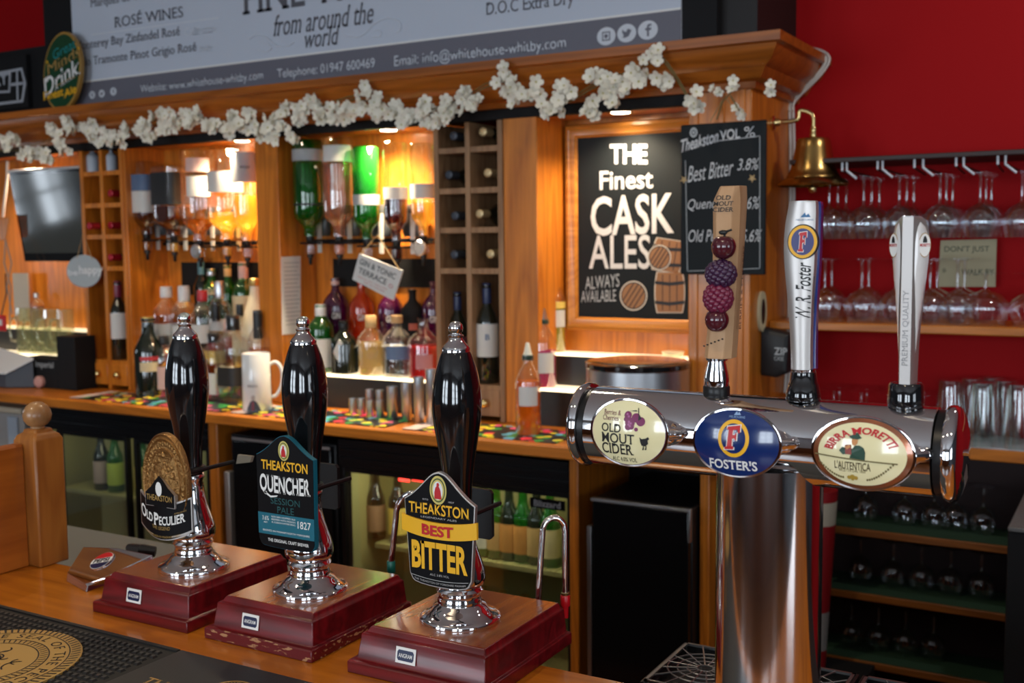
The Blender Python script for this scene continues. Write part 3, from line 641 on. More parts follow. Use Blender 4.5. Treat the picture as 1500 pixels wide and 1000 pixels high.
# ---- tap handles
def collar(cx, pr, mats, mi, nm='collar'):
    mb = MB()
    for p, k in zip(pr, mi): mb.lathe(p, (cx, FY, 0), 36, k)
    return mb.build(nm, mats, font, smooth=45)
collar(-.337, [[(.0118, 1.477), (.0122, 1.478), (.0122, 1.4855), (.0115, 1.4865)], [(.0108, 1.4855), (.0112, 1.487), (.0112, 1.495), (.0082, 1.508), (.0082, 1.5095), (.0098, 1.510), (.0098, 1.513), (.006, 1.514)]], [CHROME, BLACK], (1, 0))
collar(-.2575, [[(.0145, 1.478), (.015, 1.479), (.0148, 1.484), (.0128, 1.4925), (.0118, 1.494), (.0108, 1.503), (.0095, 1.504)], [(.0098, 1.503), (.0102, 1.5035), (.0102, 1.5065), (.0092, 1.507)]], [BLACKG, CHROME], (0, 1))
collar(-.1715, [[(.0125, 1.4765), (.0142, 1.478), (.0146, 1.482), (.014, 1.4965), (.0125, 1.4985), (.008, 1.499)]], [BLACKG], (0,))
# raw wooden handle with fruit
mb = MB(); lv = [(1.512, -.3345, .0252), (1.530, -.333, .0250), (1.560, -.3305, .0232), (1.590, -.3285, .0232), (1.620, -.327, .0240), (1.645, -.3262, .0252), (1.655, -.3255, .0245)]
def octo(z, xc, wd, d0, d1, c=.0055): h = wd/2; return [(xc-h, d1, z), (xc-h, d0+c*1.4, z), (xc-h+c, d0, z), (xc+h-c, d0, z), (xc+h, d0+c*1.4, z), (xc+h, d1, z)]
dd = lambda z: (FY-.0115-.004*max(0, (z-1.59)/.07), FY+.012)
loops = [octo(z, xc, wd, *dd(z)) for z, xc, wd in lv]
loops.append([(-.331, FY+.012, 1.667), (-.331, FY-.010, 1.6665), (-.329, FY-.0135, 1.666), (-.317, FY-.0135, 1.666), (-.3137, FY-.010, 1.6665), (-.3137, FY+.012, 1.667)])
mb.loft(loops); h1 = mb.build('tap_handle', PLANK, font, smooth=0, bevel=.001); h1['label'] = 'raw wooden tap handle with moulded cherries and berries'
mb = MB()
for k, (t, w_) in enumerate((('OLD', .0135), ('MOUT', .0180), ('CIDER', .0190))): mb.txt(t, w_, .0040, (lambda zc: lambda u, v: (-.3262+u+.15*v, FY-.0158, zc+v))(1.6560-.0052*k), 0, serif=.04, bold=.01)
vs, fs = glyphs('BERRIES & CHERRIES', .01, 0, .03)
mb.txt('BERRIES & CHERRIES', .075, .0050, lambda u, v: (-.3163-.0003-(1.585-1.575-u)*.045+.0022, FY+.0035-v, 1.576+u), 0, serif=.03)
for i in range(6): mb.ball((-.345+.0035*i, FY-.0122+.001*(i == 0), 1.5235+.0014*i), .0010, .0006, .0008, 0, 6, 4)
mb.build('lettering', INK, h1, smooth=0)
def berry(nm, px, py, r, rz, m, n=80, rd=.0034):
    p = at(px, py, FY-.0215); mb = MB(); mb.ball(p, r*.88, r*.8, rz*.88, 0, 18, 12)
    for i in range(n):
        z = 1-2*(i+.5)/n; t = i*2.39996; q = sqrt(1-z*z); mb.ball((p.x+r*.9*q*cos(t), p.y+r*.8*q*sin(t), p.z+rz*.9*z), rd, rd, rd, 0, 8, 6)
    mb.build(nm, m, h1, smooth=60)
CH = mat('cherry_gloss', '4a1420', .18, 0, .6)
def cherry(px, py, r, stem):
    p = at(px, py, FY-.021); mb = MB(); pr = [(.0008, -.985*r), (.45*r, -.9*r), (.8*r, -.6*r), (.98*r, -.15*r), (.98*r, .25*r), (.8*r, .65*r), (.45*r, .88*r), (.2*r, .84*r), (.001, .74*r)]
    mb.lathe(bez(pr, 3), p, 28); o = mb.build('cherry', CH, h1, smooth=60)
    if stem: MB().tube([p+V((.0, .001, r*.78)), p+V((.001, .002, r*1.25)), p+V((.006, .004, r*1.42))], .0011, 6).ball(p+V((-.001, .001, r*1.2)), .004, .002, .0022).build('stem', INK, o)
cherry(1060, 362, .0108, True); cherry(1050, 469, .0106, False)
berry('blackberry', 1056, 401, .0128, .0112, mat('blackberry_gloss', '38173a', .3, 0, .4)); berry('raspberry', 1052, 436, .0122, .0130, mat('raspberry_gloss', '6e1638', .3, 0, .4))
# silver and blue handle
def rr_sec(z, xc, wd, y0, y1, n=5):
    h = wd/2; pts = [(xc-h, y1, z), (xc-h, y0+.004, z)]
    for k in range(1, n): a = k/n; pts.append((xc-h+wd*a, y0+.004-.004*sin(pi*a)**.6, z))
    return pts+[(xc+h, y0+.004, z), (xc+h, y1, z)]
lv = [(1.506, -.2580, .0170), (1.520, -.2583, .0170), (1.545, -.2590, .0185), (1.570, -.2598, .0215), (1.595, -.2604, .0255), (1.613, -.2606, .0268), (1.630, -.2600, .0262), (1.642, -.2590, .0245), (1.650, -.2583, .0225), (1.6515, -.2583, .0205)]
lv = bez(lv, 3)
mb = MB(); mb.loft([rr_sec(z, xc, wd, FY-.012, FY+.001) for z, xc, wd in lv]); h2 = mb.build('tap_handle', SATIN, font, smooth=40); h2['label'] = 'silver waisted tap handle with a red F roundel and blue edge'
mb = MB(); mb.loft([rr_sec(z-.0005, xc+.0008, wd+.001, FY+.0005, FY+.012) for z, xc, wd in lv]); mb.build('blue_back', mat('cobalt_gloss', '20307e', .25, 0, 1), h2, smooth=40)
mb = MB(); yF = FY-.0122; c0 = at(1176, 354, yF)
E2 = lambda a, b, e, m: mb.add([(x, yF-e, z) for x, z in ellipse(c0.x, c0.z, a, b, 32)], [tuple(range(32))], m)
mb.ext([(p[0], p[1]) for p in ellipse(c0.x, c0.z, .0132, .0150, 32)], yF-.0004, yF+.0035, 5); E2(.0124, .0140, .0006, 0); E2(.0106, .0122, .0008, 4); E2(.0098, .0114, .0010, 1)
nf = [((x-1125)/75*.0060, -(y-427)/75*.0086) for x, y in fx]; nw = [((x-1125)/75*.0060, -(y-427)/75*.0086) for x, y in fxw]
mb.add([(c0.x+a, yF-.0012, c0.z+b) for a, b in nw], [tuple(range(len(nw)))], 2); mb.add([(c0.x+a, yF-.0014, c0.z+b) for a, b in nf], [tuple(range(len(nf)))], 3)
def onh(x, z, e=.0005):
    k = min(range(len(lv)), key=lambda i: abs(lv[i][0]-z)); _, xc_, wd_ = lv[k]; a_ = min(.98, max(.02, (x-xc_)/wd_+.5)); return (x, FY-.008-.004*sin(pi*a_)**.6-e, z)
c9 = at(1176, 425, FY-.0125)
mb.txt('W. R. Foster', .048, .0125, lambda u, v: onh(c9.x-v, c9.z+u), 5, shear=.35, bold=.012)
for k in range(8): z0_ = c9.z-.02+.004*k; mb.add([onh(c9.x+.0085+a, z0_+b) for a, b in ((0, 0), (.0007, 0), (.0007, .004), (0, .004))], [(0, 1, 2, 3)], 5)
c9 = at(1179, 318, yF-.0004); mb.add([(c9.x+a, yF-.0004, c9.z+b) for a, b in ((-.004, 0), (0, .004), (.001, .0015), (.003, .003), (.005, 0))], [(0, 1, 2, 3, 4)], 6); mb.txt('MELBOURNE', .015, .0014, pl(c9.x, c9.z-.0022, yF-.0004), 6)
mb.build('roundel', [YEL, mat('deep_blue_print', '1c1f6a', .3), WHITE, RED, YEL, INK, mat('mid_blue_print', '2c6a9c', .4)], h2, smooth=0)
# white and silver ridged handle
xc = -.1705; yr = FY-.013
wz = bez([(1.4985, .0075), (1.515, .0078), (1.535, .0085), (1.555, .0100), (1.58, .0122), (1.60, .0140), (1.615, .0145), (1.626, .0135), (1.633, .0112), (1.6365, .0075)], 4)
sec3 = lambda z, h: [(xc+a, b, z) for a, b in ((-.0042, yr), (.0042, yr), (.0048, yr+.001), (h, FY+.002), (h*.8, FY+.010), (-h*.8, FY+.010), (-h, FY+.002), (-.0048, yr+.001))]
h3 = MB().loft([sec3(z, h) for z, h in wz]).build('tap_handle', SATIN, font, smooth=30); h3['label'] = 'silver tap handle with two white teardrop panels'
mb = MB()
for s in (-1, 1):
    loops = []
    def onf(a, z, e=.0012):                       # point on the slanted face, a from ridge 0 to edge 1
        h = next(q[1] for q in wz if q[0] >= min(z, wz[-1][0])-1e-6)
        return V((xc+s*(.0048+(h-.0048)*a), yr+.001+(.0150-.001)*a-.0, z))+V((s*.75, -.65, 0))*e
    zs = [1.524+.108*k/26 for k in range(27)]
    for z in zs:
        f_ = (z-1.524)/.108; wdt = min(1, (f_/.62)**.8)*(sqrt(max(0, 1-((f_-.8)/.2)**2)) if f_ > .8 else 1); mid = .5
        loops.append([onf(mid+(j/8-.5)*wdt*.92, z, .0006+.0014*(1-(j/4-1)**2)*min(1, wdt)) for j in range(9)])
    mb.loft(loops, 0, (False, False), False)
mb.build('side_panel', mat('white_gloss', (.8, .8, .8), .15, 0, 1), h3, smooth=60, fix=False)
mb = MB()
for s in (-1, 1):
    g = lambda e: (lambda u, v: V((xc+s*.0102+.75*u, yr+.0085+.62*s*u, 1.613+v))+V((s*.75, -.65, 0))*e)
    for a, b, m, e in ((.0056, .0100, 1, .0026), (.0051, .0094, 2, .0028)): mb.add([g(e)(a*cos(2*pi*i/24), b*sin(2*pi*i/24)) for i in range(24)], [tuple(range(24))], m)
    mb.txt('MORETTI', .0092, .0024, g(.0031), 0, .03, .02); mb.add([g(.0031)(a, b) for a, b in ((-.002, .002), (.002, .002), (.0016, .005), (.0004, .0075), (-.001, .007), (-.0018, .0045))], [tuple(range(6))], 3)
mb.txt('PREMIUM QUALITY', .062, .0052, lambda u, v: (xc-v, yr-.0004, 1.545+u), 4, serif=.03)
mb.build('lettering', [RED, mat('gold_print'), WHITE, INK, GREY], h3, smooth=0)

# ---------------------------------------------------------------- cola gun holder
pg = thing('soda_gun_holder', 'chrome wedge shaped soda gun holder with a cola badge beside the left hand pump', 'soda gun holder', (-1.32, 1.05, 1.1))
hi = [atz(98, 838, 1.112), atz(127, 856, 1.112), atz(162, 842, 1.114), at(224, 812, 1.105), at(172, 802, 1.105), at(122, 800, 1.10)]
hp = [(98, 838), (127, 856), (162, 842), (224, 812), (172, 802), (122, 800)]; n_h = V((-.12, -sin(radians(30)), cos(radians(30)))).normalized()
hi = [EYE+ray(*p)*((hi[0]-EYE).dot(n_h)/ray(*p).dot(n_h)) for p in hp]
lo = [atz(97, 852, 1.1), atz(126, 868, 1.1), atz(162, 854, 1.1)]+[V((p.x, p.y+.004, 1.1)) for p in hi[3:]]
hw = MB().loft([[tuple(p) for p in lo], [tuple(p.lerp(q, .75)) for p, q in zip(lo, hi)], [tuple(p) for p in hi]]).build('holder', CHROME, pg, smooth=0, bevel=.002, bseg=3)
nn = n_h
q0 = sum((V(p) for p in hi), V())/6; vp = ray(150, 822); q0 = EYE+vp*((q0-EYE).dot(nn)/vp.dot(nn))
uu = V((1, .25, .10)); uu = (uu-nn*uu.dot(nn)).normalized(); vv = nn.cross(uu)
mb = MB(); ff = lambda e: (lambda u, v: q0+uu*u+vv*v+nn*e)
oval = lambda k, e, m, t0=0, t1=2*pi: mb.add([ff(e)(.021*k*cos(t0+(t1-t0)*i/32), .0185*k*sin(t0+(t1-t0)*i/32)) for i in range(33)], [tuple(range(33))], m)
mb.loft([[ff(.0)(.0217*cos(2*pi*i/32), .0192*sin(2*pi*i/32)) for i in range(32)], [ff(.0018)(.0213*cos(2*pi*i/32), .0188*sin(2*pi*i/32)) for i in range(32)]], 3)
oval(.96, .0022, 0); oval(.93, .0025, 1, radians(18), radians(162)); oval(.93, .0025, 2, radians(198), radians(342))
mb.txt('PEPSI', .031, .0085, ff(.0027), 4, .0, .03)
mb.build('cola_badge', [WHITE, RED, NAVY, CHROME, INK], hw, smooth=0)
MB().tube([atz(228, 808, 1.135), atz(210, 806, 1.138), atz(190, 802, 1.128)], [.008, .010, .007], 10).build('gun_handle', BLACK, pg)

# ---------------------------------------------------------------- bar mats
zm = 1.1012; bx_ = atz(255, 958, 1.102).x; yfar = .9585
m1 = thing('bar_mat', 'black nubbed rubber bar mat with a round gold seal, left front of the counter', 'bar mat', (-1.5, .85, 1.1), 'rubber bar mats')
mb = MB(); p_ = .0105; pq_ = .0125; xa, xb = -1.78, bx_-.001; nx = int((xb-xa-.012)/p_); ny = int(.33/pq_)
mb.box(xa-.006, xb, yfar-.345, yfar, 1.1002, 1.1022)
for j in range(ny):
    for i in range(nx):
        x = xa+.004+p_*(i+(.5 if j % 2 else 0)); y = yfar-.009-pq_*(j+1)+.002; w_ = .0042
        mb.add([(x-w_, y-w_, 1.1022), (x+w_, y-w_, 1.1022), (x+w_, y+w_, 1.1022), (x-w_, y+w_, 1.1022), (x-w_*.6, y-w_*.6, 1.1047), (x+w_*.6, y-w_*.6, 1.1047), (x+w_*.6, y+w_*.6, 1.1047), (x-w_*.6, y+w_*.6, 1.1047)],
               [(4, 5, 6, 7)], 1).add([(x-w_, y-w_, 1.1022), (x+w_, y-w_, 1.1022), (x+w_, y+w_, 1.1022), (x-w_, y+w_, 1.1022), (x-w_*.6, y-w_*.6, 1.1047), (x+w_*.6, y-w_*.6, 1.1047), (x+w_*.6, y+w_*.6, 1.1047), (x-w_*.6, y+w_*.6, 1.1047)], [(0, 1, 5, 4), (1, 2, 6, 5), (2, 3, 7, 6), (3, 0, 4, 7)])
mb.box(xa-.006, xb, yfar-.006, yfar, 1.1022, 1.1045)
mb.build('rubber_sheet', [mat('deep_black_rubber', (.006, .006, .006), .6), mat('grey_nub_rubber', (.034, .033, .031), .5)], m1, smooth=0)  # nub tops lighter than the sheet between them
RG = .118; r0 = atz(129, 957, 1.105); tpp = atz(40, 914, 1.105); gc = V((r0.x-RG+.026, tpp.y-RG, 1.1052))
mb = MB(); circ = lambda r, z, n=72: [(gc.x+r*cos(2*pi*i/n), gc.y+r*sin(2*pi*i/n), z) for i in range(n)]
mb.loft([circ(RG, 1.1022), circ(RG, 1.1050), circ(RG-.002, 1.1055)], 0)
def arcs(r0, r1, t0, t1, m, z=1.1059, n=10):
    mb.add([(gc.x+r*cos(t0+(t1-t0)*k/n), gc.y+r*sin(t0+(t1-t0)*k/n), z) for r in (r0, r1) for k in range(n+1)], [(k, k+1, k+n+2, k+n+1) for k in range(n)], m)
for rr0, rr1, nn_ in ((RG-.013, RG-.002, 84), (RG-.050, RG-.041, 62)):
    for i in range(nn_):
        t = 2*pi*i/nn_; mb.add([(gc.x+r*cos(t+o), gc.y+r*sin(t+o), 1.1059) for r, o in ((rr0, 0), (rr1, .03), (rr1, .055), (rr0, .025))], [(0, 1, 2, 3)], 1)
for r in (RG-.015, RG-.0395, RG-.052): arcs(r-.0008, r+.0008, 0, 2*pi, 1, 1.1058, 72)
tt = 'THE SEAL OF THE PECULIER OF MASHAM '; vs, fs = glyphs(tt, 0, 0, .03, 1.25); mxx = max(p[0] for p in vs)
mb.add([(gc.x+(RG-.033+.0195*y)*cos(radians(152)-x/mxx*radians(300)), gc.y+(RG-.033+.0195*y)*sin(radians(152)-x/mxx*radians(300)), 1.1059) for x, y in vs], fs, 1)
rr = random.Random(3)
for i in range(26):
    t = rr.uniform(0, 2*pi); r = rr.uniform(.008, .055); cx_, cy_ = gc.x+r*cos(t), gc.y+r*sin(t); a0 = rr.uniform(0, 6); R_ = rr.uniform(.006, .014)
    mb.add([(cx_+q*cos(a0+2.6*k/8), cy_+q*sin(a0+2.6*k/8), 1.1059) for q in (R_, R_+.0022) for k in range(9)], [(k, k+1, k+10, k+9) for k in range(8)], 1)
mb.build('gold_seal', [mat('tan_gold_rubber', 'b8924e', .55), INK], m1, smooth=0)
m2 = thing('bar_mat', 'smooth black bar mat lettered THEAKSTON in gold, in front of the pump boxes', 'bar mat', (-.8, .85, 1.1), 'rubber bar mats')
MB().box(bx_+.001, -.15, yfar-.345, yfar, 1.1002, 1.1046).build('rubber_sheet', mat('smooth_black_rubber', (.024, .024, .024), .45, bump=.05, bs=500), m2, bevel=.0015)
mb = MB(); c0 = atz(262, 994, 1.105); U_ = V((1, 0, 0))
tl = atz(224, 990, 1.105)
mb.txt('THEAKSTON', .15, .017, lambda u, v: (tl.x+.075+u, tl.y-.0085+v-.003, 1.1050), 0, .04, .01)
q = atz(350, 996, 1.105)
mb.add([(q.x+.012+r*cos(2*pi*i/40), q.y-.028+r*sin(2*pi*i/40), 1.1050) for r in (.026, .029) for i in range(41)], [(k, k+1, k+42, k+41) for k in range(40)], 0)
for i in range(40): t = 2*pi*i/40; mb.add([(q.x+.012+r*cos(t+o), q.y-.028+r*sin(t+o), 1.1051) for r, o in ((.018, 0), (.024, 0), (.024, .06), (.018, .06))], [(0, 1, 2, 3)], 0)
mb.build('lettering', mat('gold_print'), m2, smooth=0)

# ---------------------------------------------------------------- drip trays behind the font
TZ = 1.085
def tray(x0, x1, y0, y1, label):
    t = thing('drip_tray', label, 'drip tray', ((x0+x1)/2, (y0+y1)/2, TZ-.02), 'drip trays behind the font')
    MB().rects([(x0, x1, y0, y1, TZ-.02), (x0, x1, y0, y1, TZ-.002), (x0+.004, x1-.004, y0+.004, y1-.004, TZ-.002), (x0+.005, x1-.005, y0+.005, y1-.005, TZ-.014)]).build('tray', BLACK, t, bevel=.001)
    mb = MB(); g = .0016; h = .003; cx, cy = (x0+x1)/2, (y0+y1)/2
    for a, b, c, d in ((x0+.004, x1-.004, y0+.004, y0+.008), (x0+.004, x1-.004, y1-.008, y1-.004), (x0+.004, x0+.008, y0+.004, y1-.004), (x1-.008, x1-.004, y0+.004, y1-.004)): mb.box(a, b, c, d, TZ-h, TZ)
    R_ = min(x1-x0, y1-y0)/2-.007
    for k in (.2, .45, .7, .95):
        mb.tube([(cx+R_*k*cos(2*pi*i/28), cy+R_*k*sin(2*pi*i/28), TZ-.0012) for i in range(28)], .0011, 5, closed=True)
    for i in range(16):
        t_ = 2*pi*i/16; ex = min(abs((x1-x0)/2-.006)/max(1e-6, abs(cos(t_))), abs((y1-y0)/2-.006)/max(1e-6, abs(sin(t_))))
        mb.tube([(cx+R_*.2*cos(t_), cy+R_*.2*sin(t_), TZ-.0012), (cx+ex*cos(t_), cy+ex*sin(t_), TZ-.0012)], .0011, 5)
    mb.build('grille', mat('dull_steel', (.28, .28, .28), .35, 1), t, smooth=0)
pl0 = atz(1001, 937.5, TZ); pf = atz(958, 979, TZ); pr_ = atz(1262, 985, TZ)
xl = (pl0.x+pf.x)/2; yb_ = pl0.y; wT = .155
xm_ = pr_.x
tray(xl, xl+(xm_-xl)/2-.002, yb_-.15, yb_, 'square black drip tray with a steel cobweb grille left of the chrome column')
tray(xl+(xm_-xl)/2+.002, xm_-.002, yb_-.15, yb_, 'square black drip tray with cobweb grille, half hidden right behind the chrome column')
tray(xm_+.002, xm_+.002+(xm_-xl)/2, yb_-.15, yb_, 'square black drip tray with cobweb grille, rightmost at the bottom edge')
tag(MB().box(xl, 1.0, yb_-.152, yb_+.002, 1.04, TZ-.02).build('tray_shelf', BLACKM), 'black shelf behind the bar counter holding the drip trays', 'shelf')
tag(MB().box(xl+.02, .98, yb_-.12, yb_-.02, 0, 1.04).build('tray_cabinet', BLACKM), 'black cabinet under the drip tray shelf', 'cabinet')
# ---------------------------------------------------------------- helpers for measured lettering
def ptxt(mb, t, x0, y0, x1, y1, Y, m=0, k=0.0, **kw):
    c = at((x0+x1)/2, (y0+y1)/2, Y); w_ = at(x1, (y0+y1)/2, Y).x-at(x0, (y0+y1)/2, Y).x; h_ = at((x0+x1)/2, y0, Y).z-at((x0+x1)/2, y1, Y).z
    return mb.txt(t, w_, h_, pl(c.x, c.z, Y, k), m, **kw)
def ppoly(mb, pts, Y, m=0):
    return mb.add([tuple(at(x, y, Y)) for x, y in pts], [tuple(range(len(pts)))], m)
def stroke(mb, pts, Y, r, m=0): return mb.tube([tuple(at(x, y, Y)) for x, y in pts], r, 6, m)
def flatarc(mb, cx, cz, Y, r0, r1, t0, t1, m=0, ky=1.0, n=24):
    mb.add([(cx+r*cos(t0+(t1-t0)*k/n), Y, cz+ky*r*sin(t0+(t1-t0)*k/n)) for r in (r0, r1) for k in range(n+1)], [(k, k+1, k+n+2, k+n+1) for k in range(n)], m)

# ---------------------------------------------------------------- banner over the cornice
bn = thing('wine_list_banner', 'large pale grey wine list banner over the back bar with a dark contact strip', 'banner', (-2.4, 2.855, 2.145))
a = at(106, 60, 2.85).x; b = at(997, 56, 2.85).x
BG = mat('banner_grey', (.56, .62, .72), .55); BD = mat('banner_slate', (.145, .145, .18), .55)
mb = MB().box(a, b, 2.852, 2.859, 2.142, 2.72, 0); z1 = 2.238
mb.box(a, b, 2.8505, 2.852, 2.142, z1, 1); mb.box(a, b, 2.850, 2.852, z1, z1+.006, 2)
mb.box(a, b, 2.850, 2.8515, 2.1425, 2.146, 2); mb.build('banner_panel', [BG, BD, WHITE], bn, smooth=0)
BI = mat('banner_ink', (.10, .10, .12), .6); BW = mat('banner_white', (.66, .70, .76), .6); Yb = 2.8495
mb = MB()
ptxt(mb, 'ROSÉ WINES', 166, 13, 267, 33, Yb, 0, serif=.04); ptxt(mb, 'Monterey Bay Zinfandel Rosé', 108, 50, 261, 67, Yb, 0, serif=.03); ptxt(mb, 'California', 270, 38, 316, 50, Yb, 1, serif=.02)
ptxt(mb, 'Bello Tramonte Pinot Grigio Rosé', 105, 74, 284, 91, Yb, 0, serif=.03); ptxt(mb, 'Italy', 292, 66, 310, 78, Yb, 1, serif=.02)
ptxt(mb, 'Marques de Caceres', 131, -10, 235, 6, Yb, 0, serif=.03)
ptxt(mb, 'FINE WINES', 348, -46, 608, 4, Yb, 0, serif=.06, bold=.01)
ptxt(mb, 'from around the', 398, 12, 545, 44, Yb, 0, serif=.02, shear=.3); ptxt(mb, 'world', 446, 40, 497, 68, Yb, 0, serif=.02, shear=.3)
ptxt(mb, 'D.O.C Extra Dry', 711, -5, 839, 20, Yb, 0, serif=.04)
ptxt(mb, 'Website: www.whitehouse-whitby.com', 202, 114, 382, 130, Yb, 1, serif=.02); ptxt(mb, 'Telephone: 01947 600469', 404, 93, 547, 111, Yb, 1, serif=.02)
ptxt(mb, 'Email: info@whitehouse-whitby.com', 572, 67, 823, 89, Yb, 1, serif=.02)
c0 = [tuple(at(x, y, Yb)) for x, y in ((134, 50), (320, 25), (320, 27), (134, 52))]; mb.add(c0, [(0, 1, 2, 3)], 1)
for pts in (((365, 57), (375, 51), (390, 55), (405, 66), (420, 68), (431, 62)), ((378, 73), (390, 76), (398, 70), (392, 64)), ((510, 52), (522, 55), (535, 49), (550, 34), (570, 27), (586, 33), (586, 45), (580, 47)), ((545, 54), (556, 54), (558, 46), (548, 44))):
    stroke(mb, [q[:2] for q in bez([tuple(map(float, p)) for p in pts], 4)], Yb, .0018, 1)
for x, y, r, s in ((135, 139, 6.5, 0), (149, 137, 6.5, 1), (166, 134, 6.8, 2), (888, 53, 11.5, 0), (918, 48.5, 11.5, 1), (949, 44, 11.8, 2)):
    c = at(x, y, Yb); R_ = r*.00218
    mb.add([(c.x+R_*cos(2*pi*i/24)*1.15, Yb, c.z+R_*sin(2*pi*i/24)) for i in range(24)], [tuple(range(24))], 1); Y2 = Yb-.0006
    P_ = lambda pts, m=2: mb.add([(c.x+R_*u, Y2, c.z+R_*v) for u, v in pts], [tuple(range(len(pts)))], m)
    if s == 2: P_([(-.1, -.65), (.14, -.65), (.14, -.02), (.38, -.02), (.42, .22), (.14, .22), (.14, .4), (.42, .42), (.42, .64), (.05, .62), (-.1, .45), (-.1, .22), (-.3, .22), (-.3, -.02), (-.1, -.02)])
    elif s == 1: P_([(-.6, -.4), (-.2, -.5), (.25, -.35), (.5, .1), (.6, .35), (.45, .3), (.3, .45), (.05, .4), (0, .15), (-.3, .2), (-.52, .45), (-.55, .1), (-.35, -.1), (-.5, -.1), (-.3, -.32)])
    else:
        P_([(-.5, -.5), (.5, -.5), (.5, .5), (-.5, .5)]); Y2 = Yb-.0009; P_([(-.36, -.36), (.36, -.36), (.36, .36), (-.36, .36)], 1); Y2 = Yb-.0012; P_([(.24*cos(q), .24*sin(q)) for q in [2*pi*i/14 for i in range(14)]])
mb.build('lettering', [BI, BW, BD], bn, smooth=30)

# oval green sign standing at the left end of the cornice
ov = thing('oval_sign', 'oval dark green sign with gold rim lettered Great Minds Drink, left of the banner', 'sign', tuple(at(92, 168, 2.80)))
oc = at(92, 105, 2.80); ta = radians(76); ea, eb = .148, .105
def el2(k, Y, n=48): return [(oc.x+k*(ea*cos(t)*cos(ta)-eb*sin(t)*sin(ta)), Y, oc.z+k*(ea*cos(t)*sin(ta)+eb*sin(t)*cos(ta))) for t in [2*pi*i/n for i in range(n)]]
mb = MB(); mb.loft([el2(1, 2.812), el2(1, 2.797), el2(.985, 2.795), el2(.93, 2.795)], 1); mb.mi[-1] = 0
mb.add(el2(.935, 2.7942), [tuple(range(48))], 0); mb.build('sign_board', [mat('sign_green', (.008, .055, .02), .35), mat('sign_gold', 'a8803a', .4)], ov)
mb = MB(); Yo = 2.793
ptxt(mb, 'Great', 77, 64, 111, 79, Yo, 0, .28, serif=.03); ptxt(mb, 'Minds', 68, 80, 117, 97, Yo, 1, .3, serif=.04); ptxt(mb, 'Drink', 64, 98, 117, 126, Yo, 2, .35, serif=.04, bold=.01)
ptxt(mb, 'Finest', 63, 131, 93, 144, Yo, 3, .1, serif=.05, bold=.02); ptxt(mb, 'Ale', 93, 127, 112, 140, Yo, 3, .25, serif=.05, bold=.02)
stroke(mb, [(82, 126), (92, 121), (101, 115), (110, 113)], Yo, .0016, 1)
for x, y in ((115, 71), (69, 91)): c = at(x, y, Yo); mb.add([(c.x+(.009 if i % 2 else .0035)*cos(pi*i/4), Yo, c.z+(.009 if i % 2 else .0035)*sin(pi*i/4)) for i in range(8)], [tuple(range(8))], 3)
mb.build('lettering', [mat('teal_light_print', '1f8a8a', .5), mat('gold_print'), WHITE, YEL], ov, smooth=30)
# dark sign at the far left of the frieze
sg = thing('barrel_sign', 'black sign with white barrel outline at far left above the cornice', 'sign', tuple(at(10, 170, 2.84)))
p0 = at(-60, 90, 2.84); p1 = at(42, 155, 2.84)
MB().box(p0.x-.2, p1.x, 2.838, 2.856, p1.z-.005, p0.z-.01).build('sign_board', BLACKM, sg, smooth=0)
mb = MB(); Ys = 2.836
for pts, r in ((((-60, 112), (0, 107), (32, 101), (37, 122), (33, 148), (0, 152), (-60, 157)), .006), (((15, 105), (14, 134), (-50, 138)), .005), (((0, 110), (15, 108)), .005), (((17, 124), (34, 122)), .006), (((25, 104), (26, 146)), .004)):
    mb.tube([tuple(at(x, y, Ys)) for x, y in pts], r, 6)
ptxt(mb, 'HENRY', -40, 113, 11, 130, Ys, 0, .1, bold=.02); mb.build('lettering', mat('faded_white_print', (.42, .45, .5), .6), sg, smooth=30)

# ---------------------------------------------------------------- downlights
for x, y, l in ((-2.83, 2.955, 'round lit downlight in the bay ceiling above the brown whiskey optics'), (-2.18, 2.955, 'round lit downlight in the bay ceiling above the green gin optics'), (-1.34, 2.945, 'round lit downlight over the framed cask ales chalkboard')):
    t = thing('downlight', l, 'downlight', (x, y, 1.985), 'downlights in the canopy')
    MB().lathe([(.024, 1.9880), (.030, 1.9865), (.038, 1.9855), (.040, 1.988)], (x, y, 0), 28, cap=(False, False)).build('bezel', CHROME, t)
    MB().lathe([(.001, 1.9862), (.027, 1.9862), (.027, 1.9875), (.001, 1.9875)], (x, y, 0), 24).build('lamp', mat('lamp_glow', (1, 1, .9), .5, emit=(1, .86, .62), es=30), t)

# ---------------------------------------------------------------- blossom garland
gl = thing('blossom_garland', 'garland of cream artificial blossom strung along the cornice', 'garland', (-2.4, 2.74, 2.0))
gp = [(12, 210), (38, 224), (60, 222), (52, 226), (76, 188), (72, 232), (100, 184), (86, 205), (130, 188), (150, 203), (177, 205), (184, 190), (203, 186), (222, 200), (233, 168), (250, 172), (264, 184), (288, 168), (312, 182), (345, 178), (366, 174), (382, 192), (398, 180), (402, 200), (421, 156), (438, 178), (428, 200), (462, 152), (472, 166), (498, 164), (530, 158), (537, 135), (548, 150), (576, 164), (600, 168), (620, 158), (640, 172), (662, 162), (676, 142), (696, 148), (738, 112), (748, 128), (757, 142), (782, 133), (806, 158), (823, 152), (828, 138), (878, 112), (892, 124), (912, 120), (936, 113), (893, 140), (872, 160), (955, 78), (978, 120), (1012, 148), (1052, 134), (1076, 128), (1078, 158), (1126, 134), (24, 206), (112, 192), (94, 215), (140, 196), (163, 200), (214, 184), (240, 186), (276, 176), (300, 180), (330, 190), (355, 186), (410, 178), (446, 166), (485, 168), (512, 160), (560, 160), (588, 172), (612, 170), (650, 158), (688, 156)]
PET = mat('cream_petal', (.80, .77, .66), .6); STM = mat('olive_stem', (.14, .10, .03), .6)
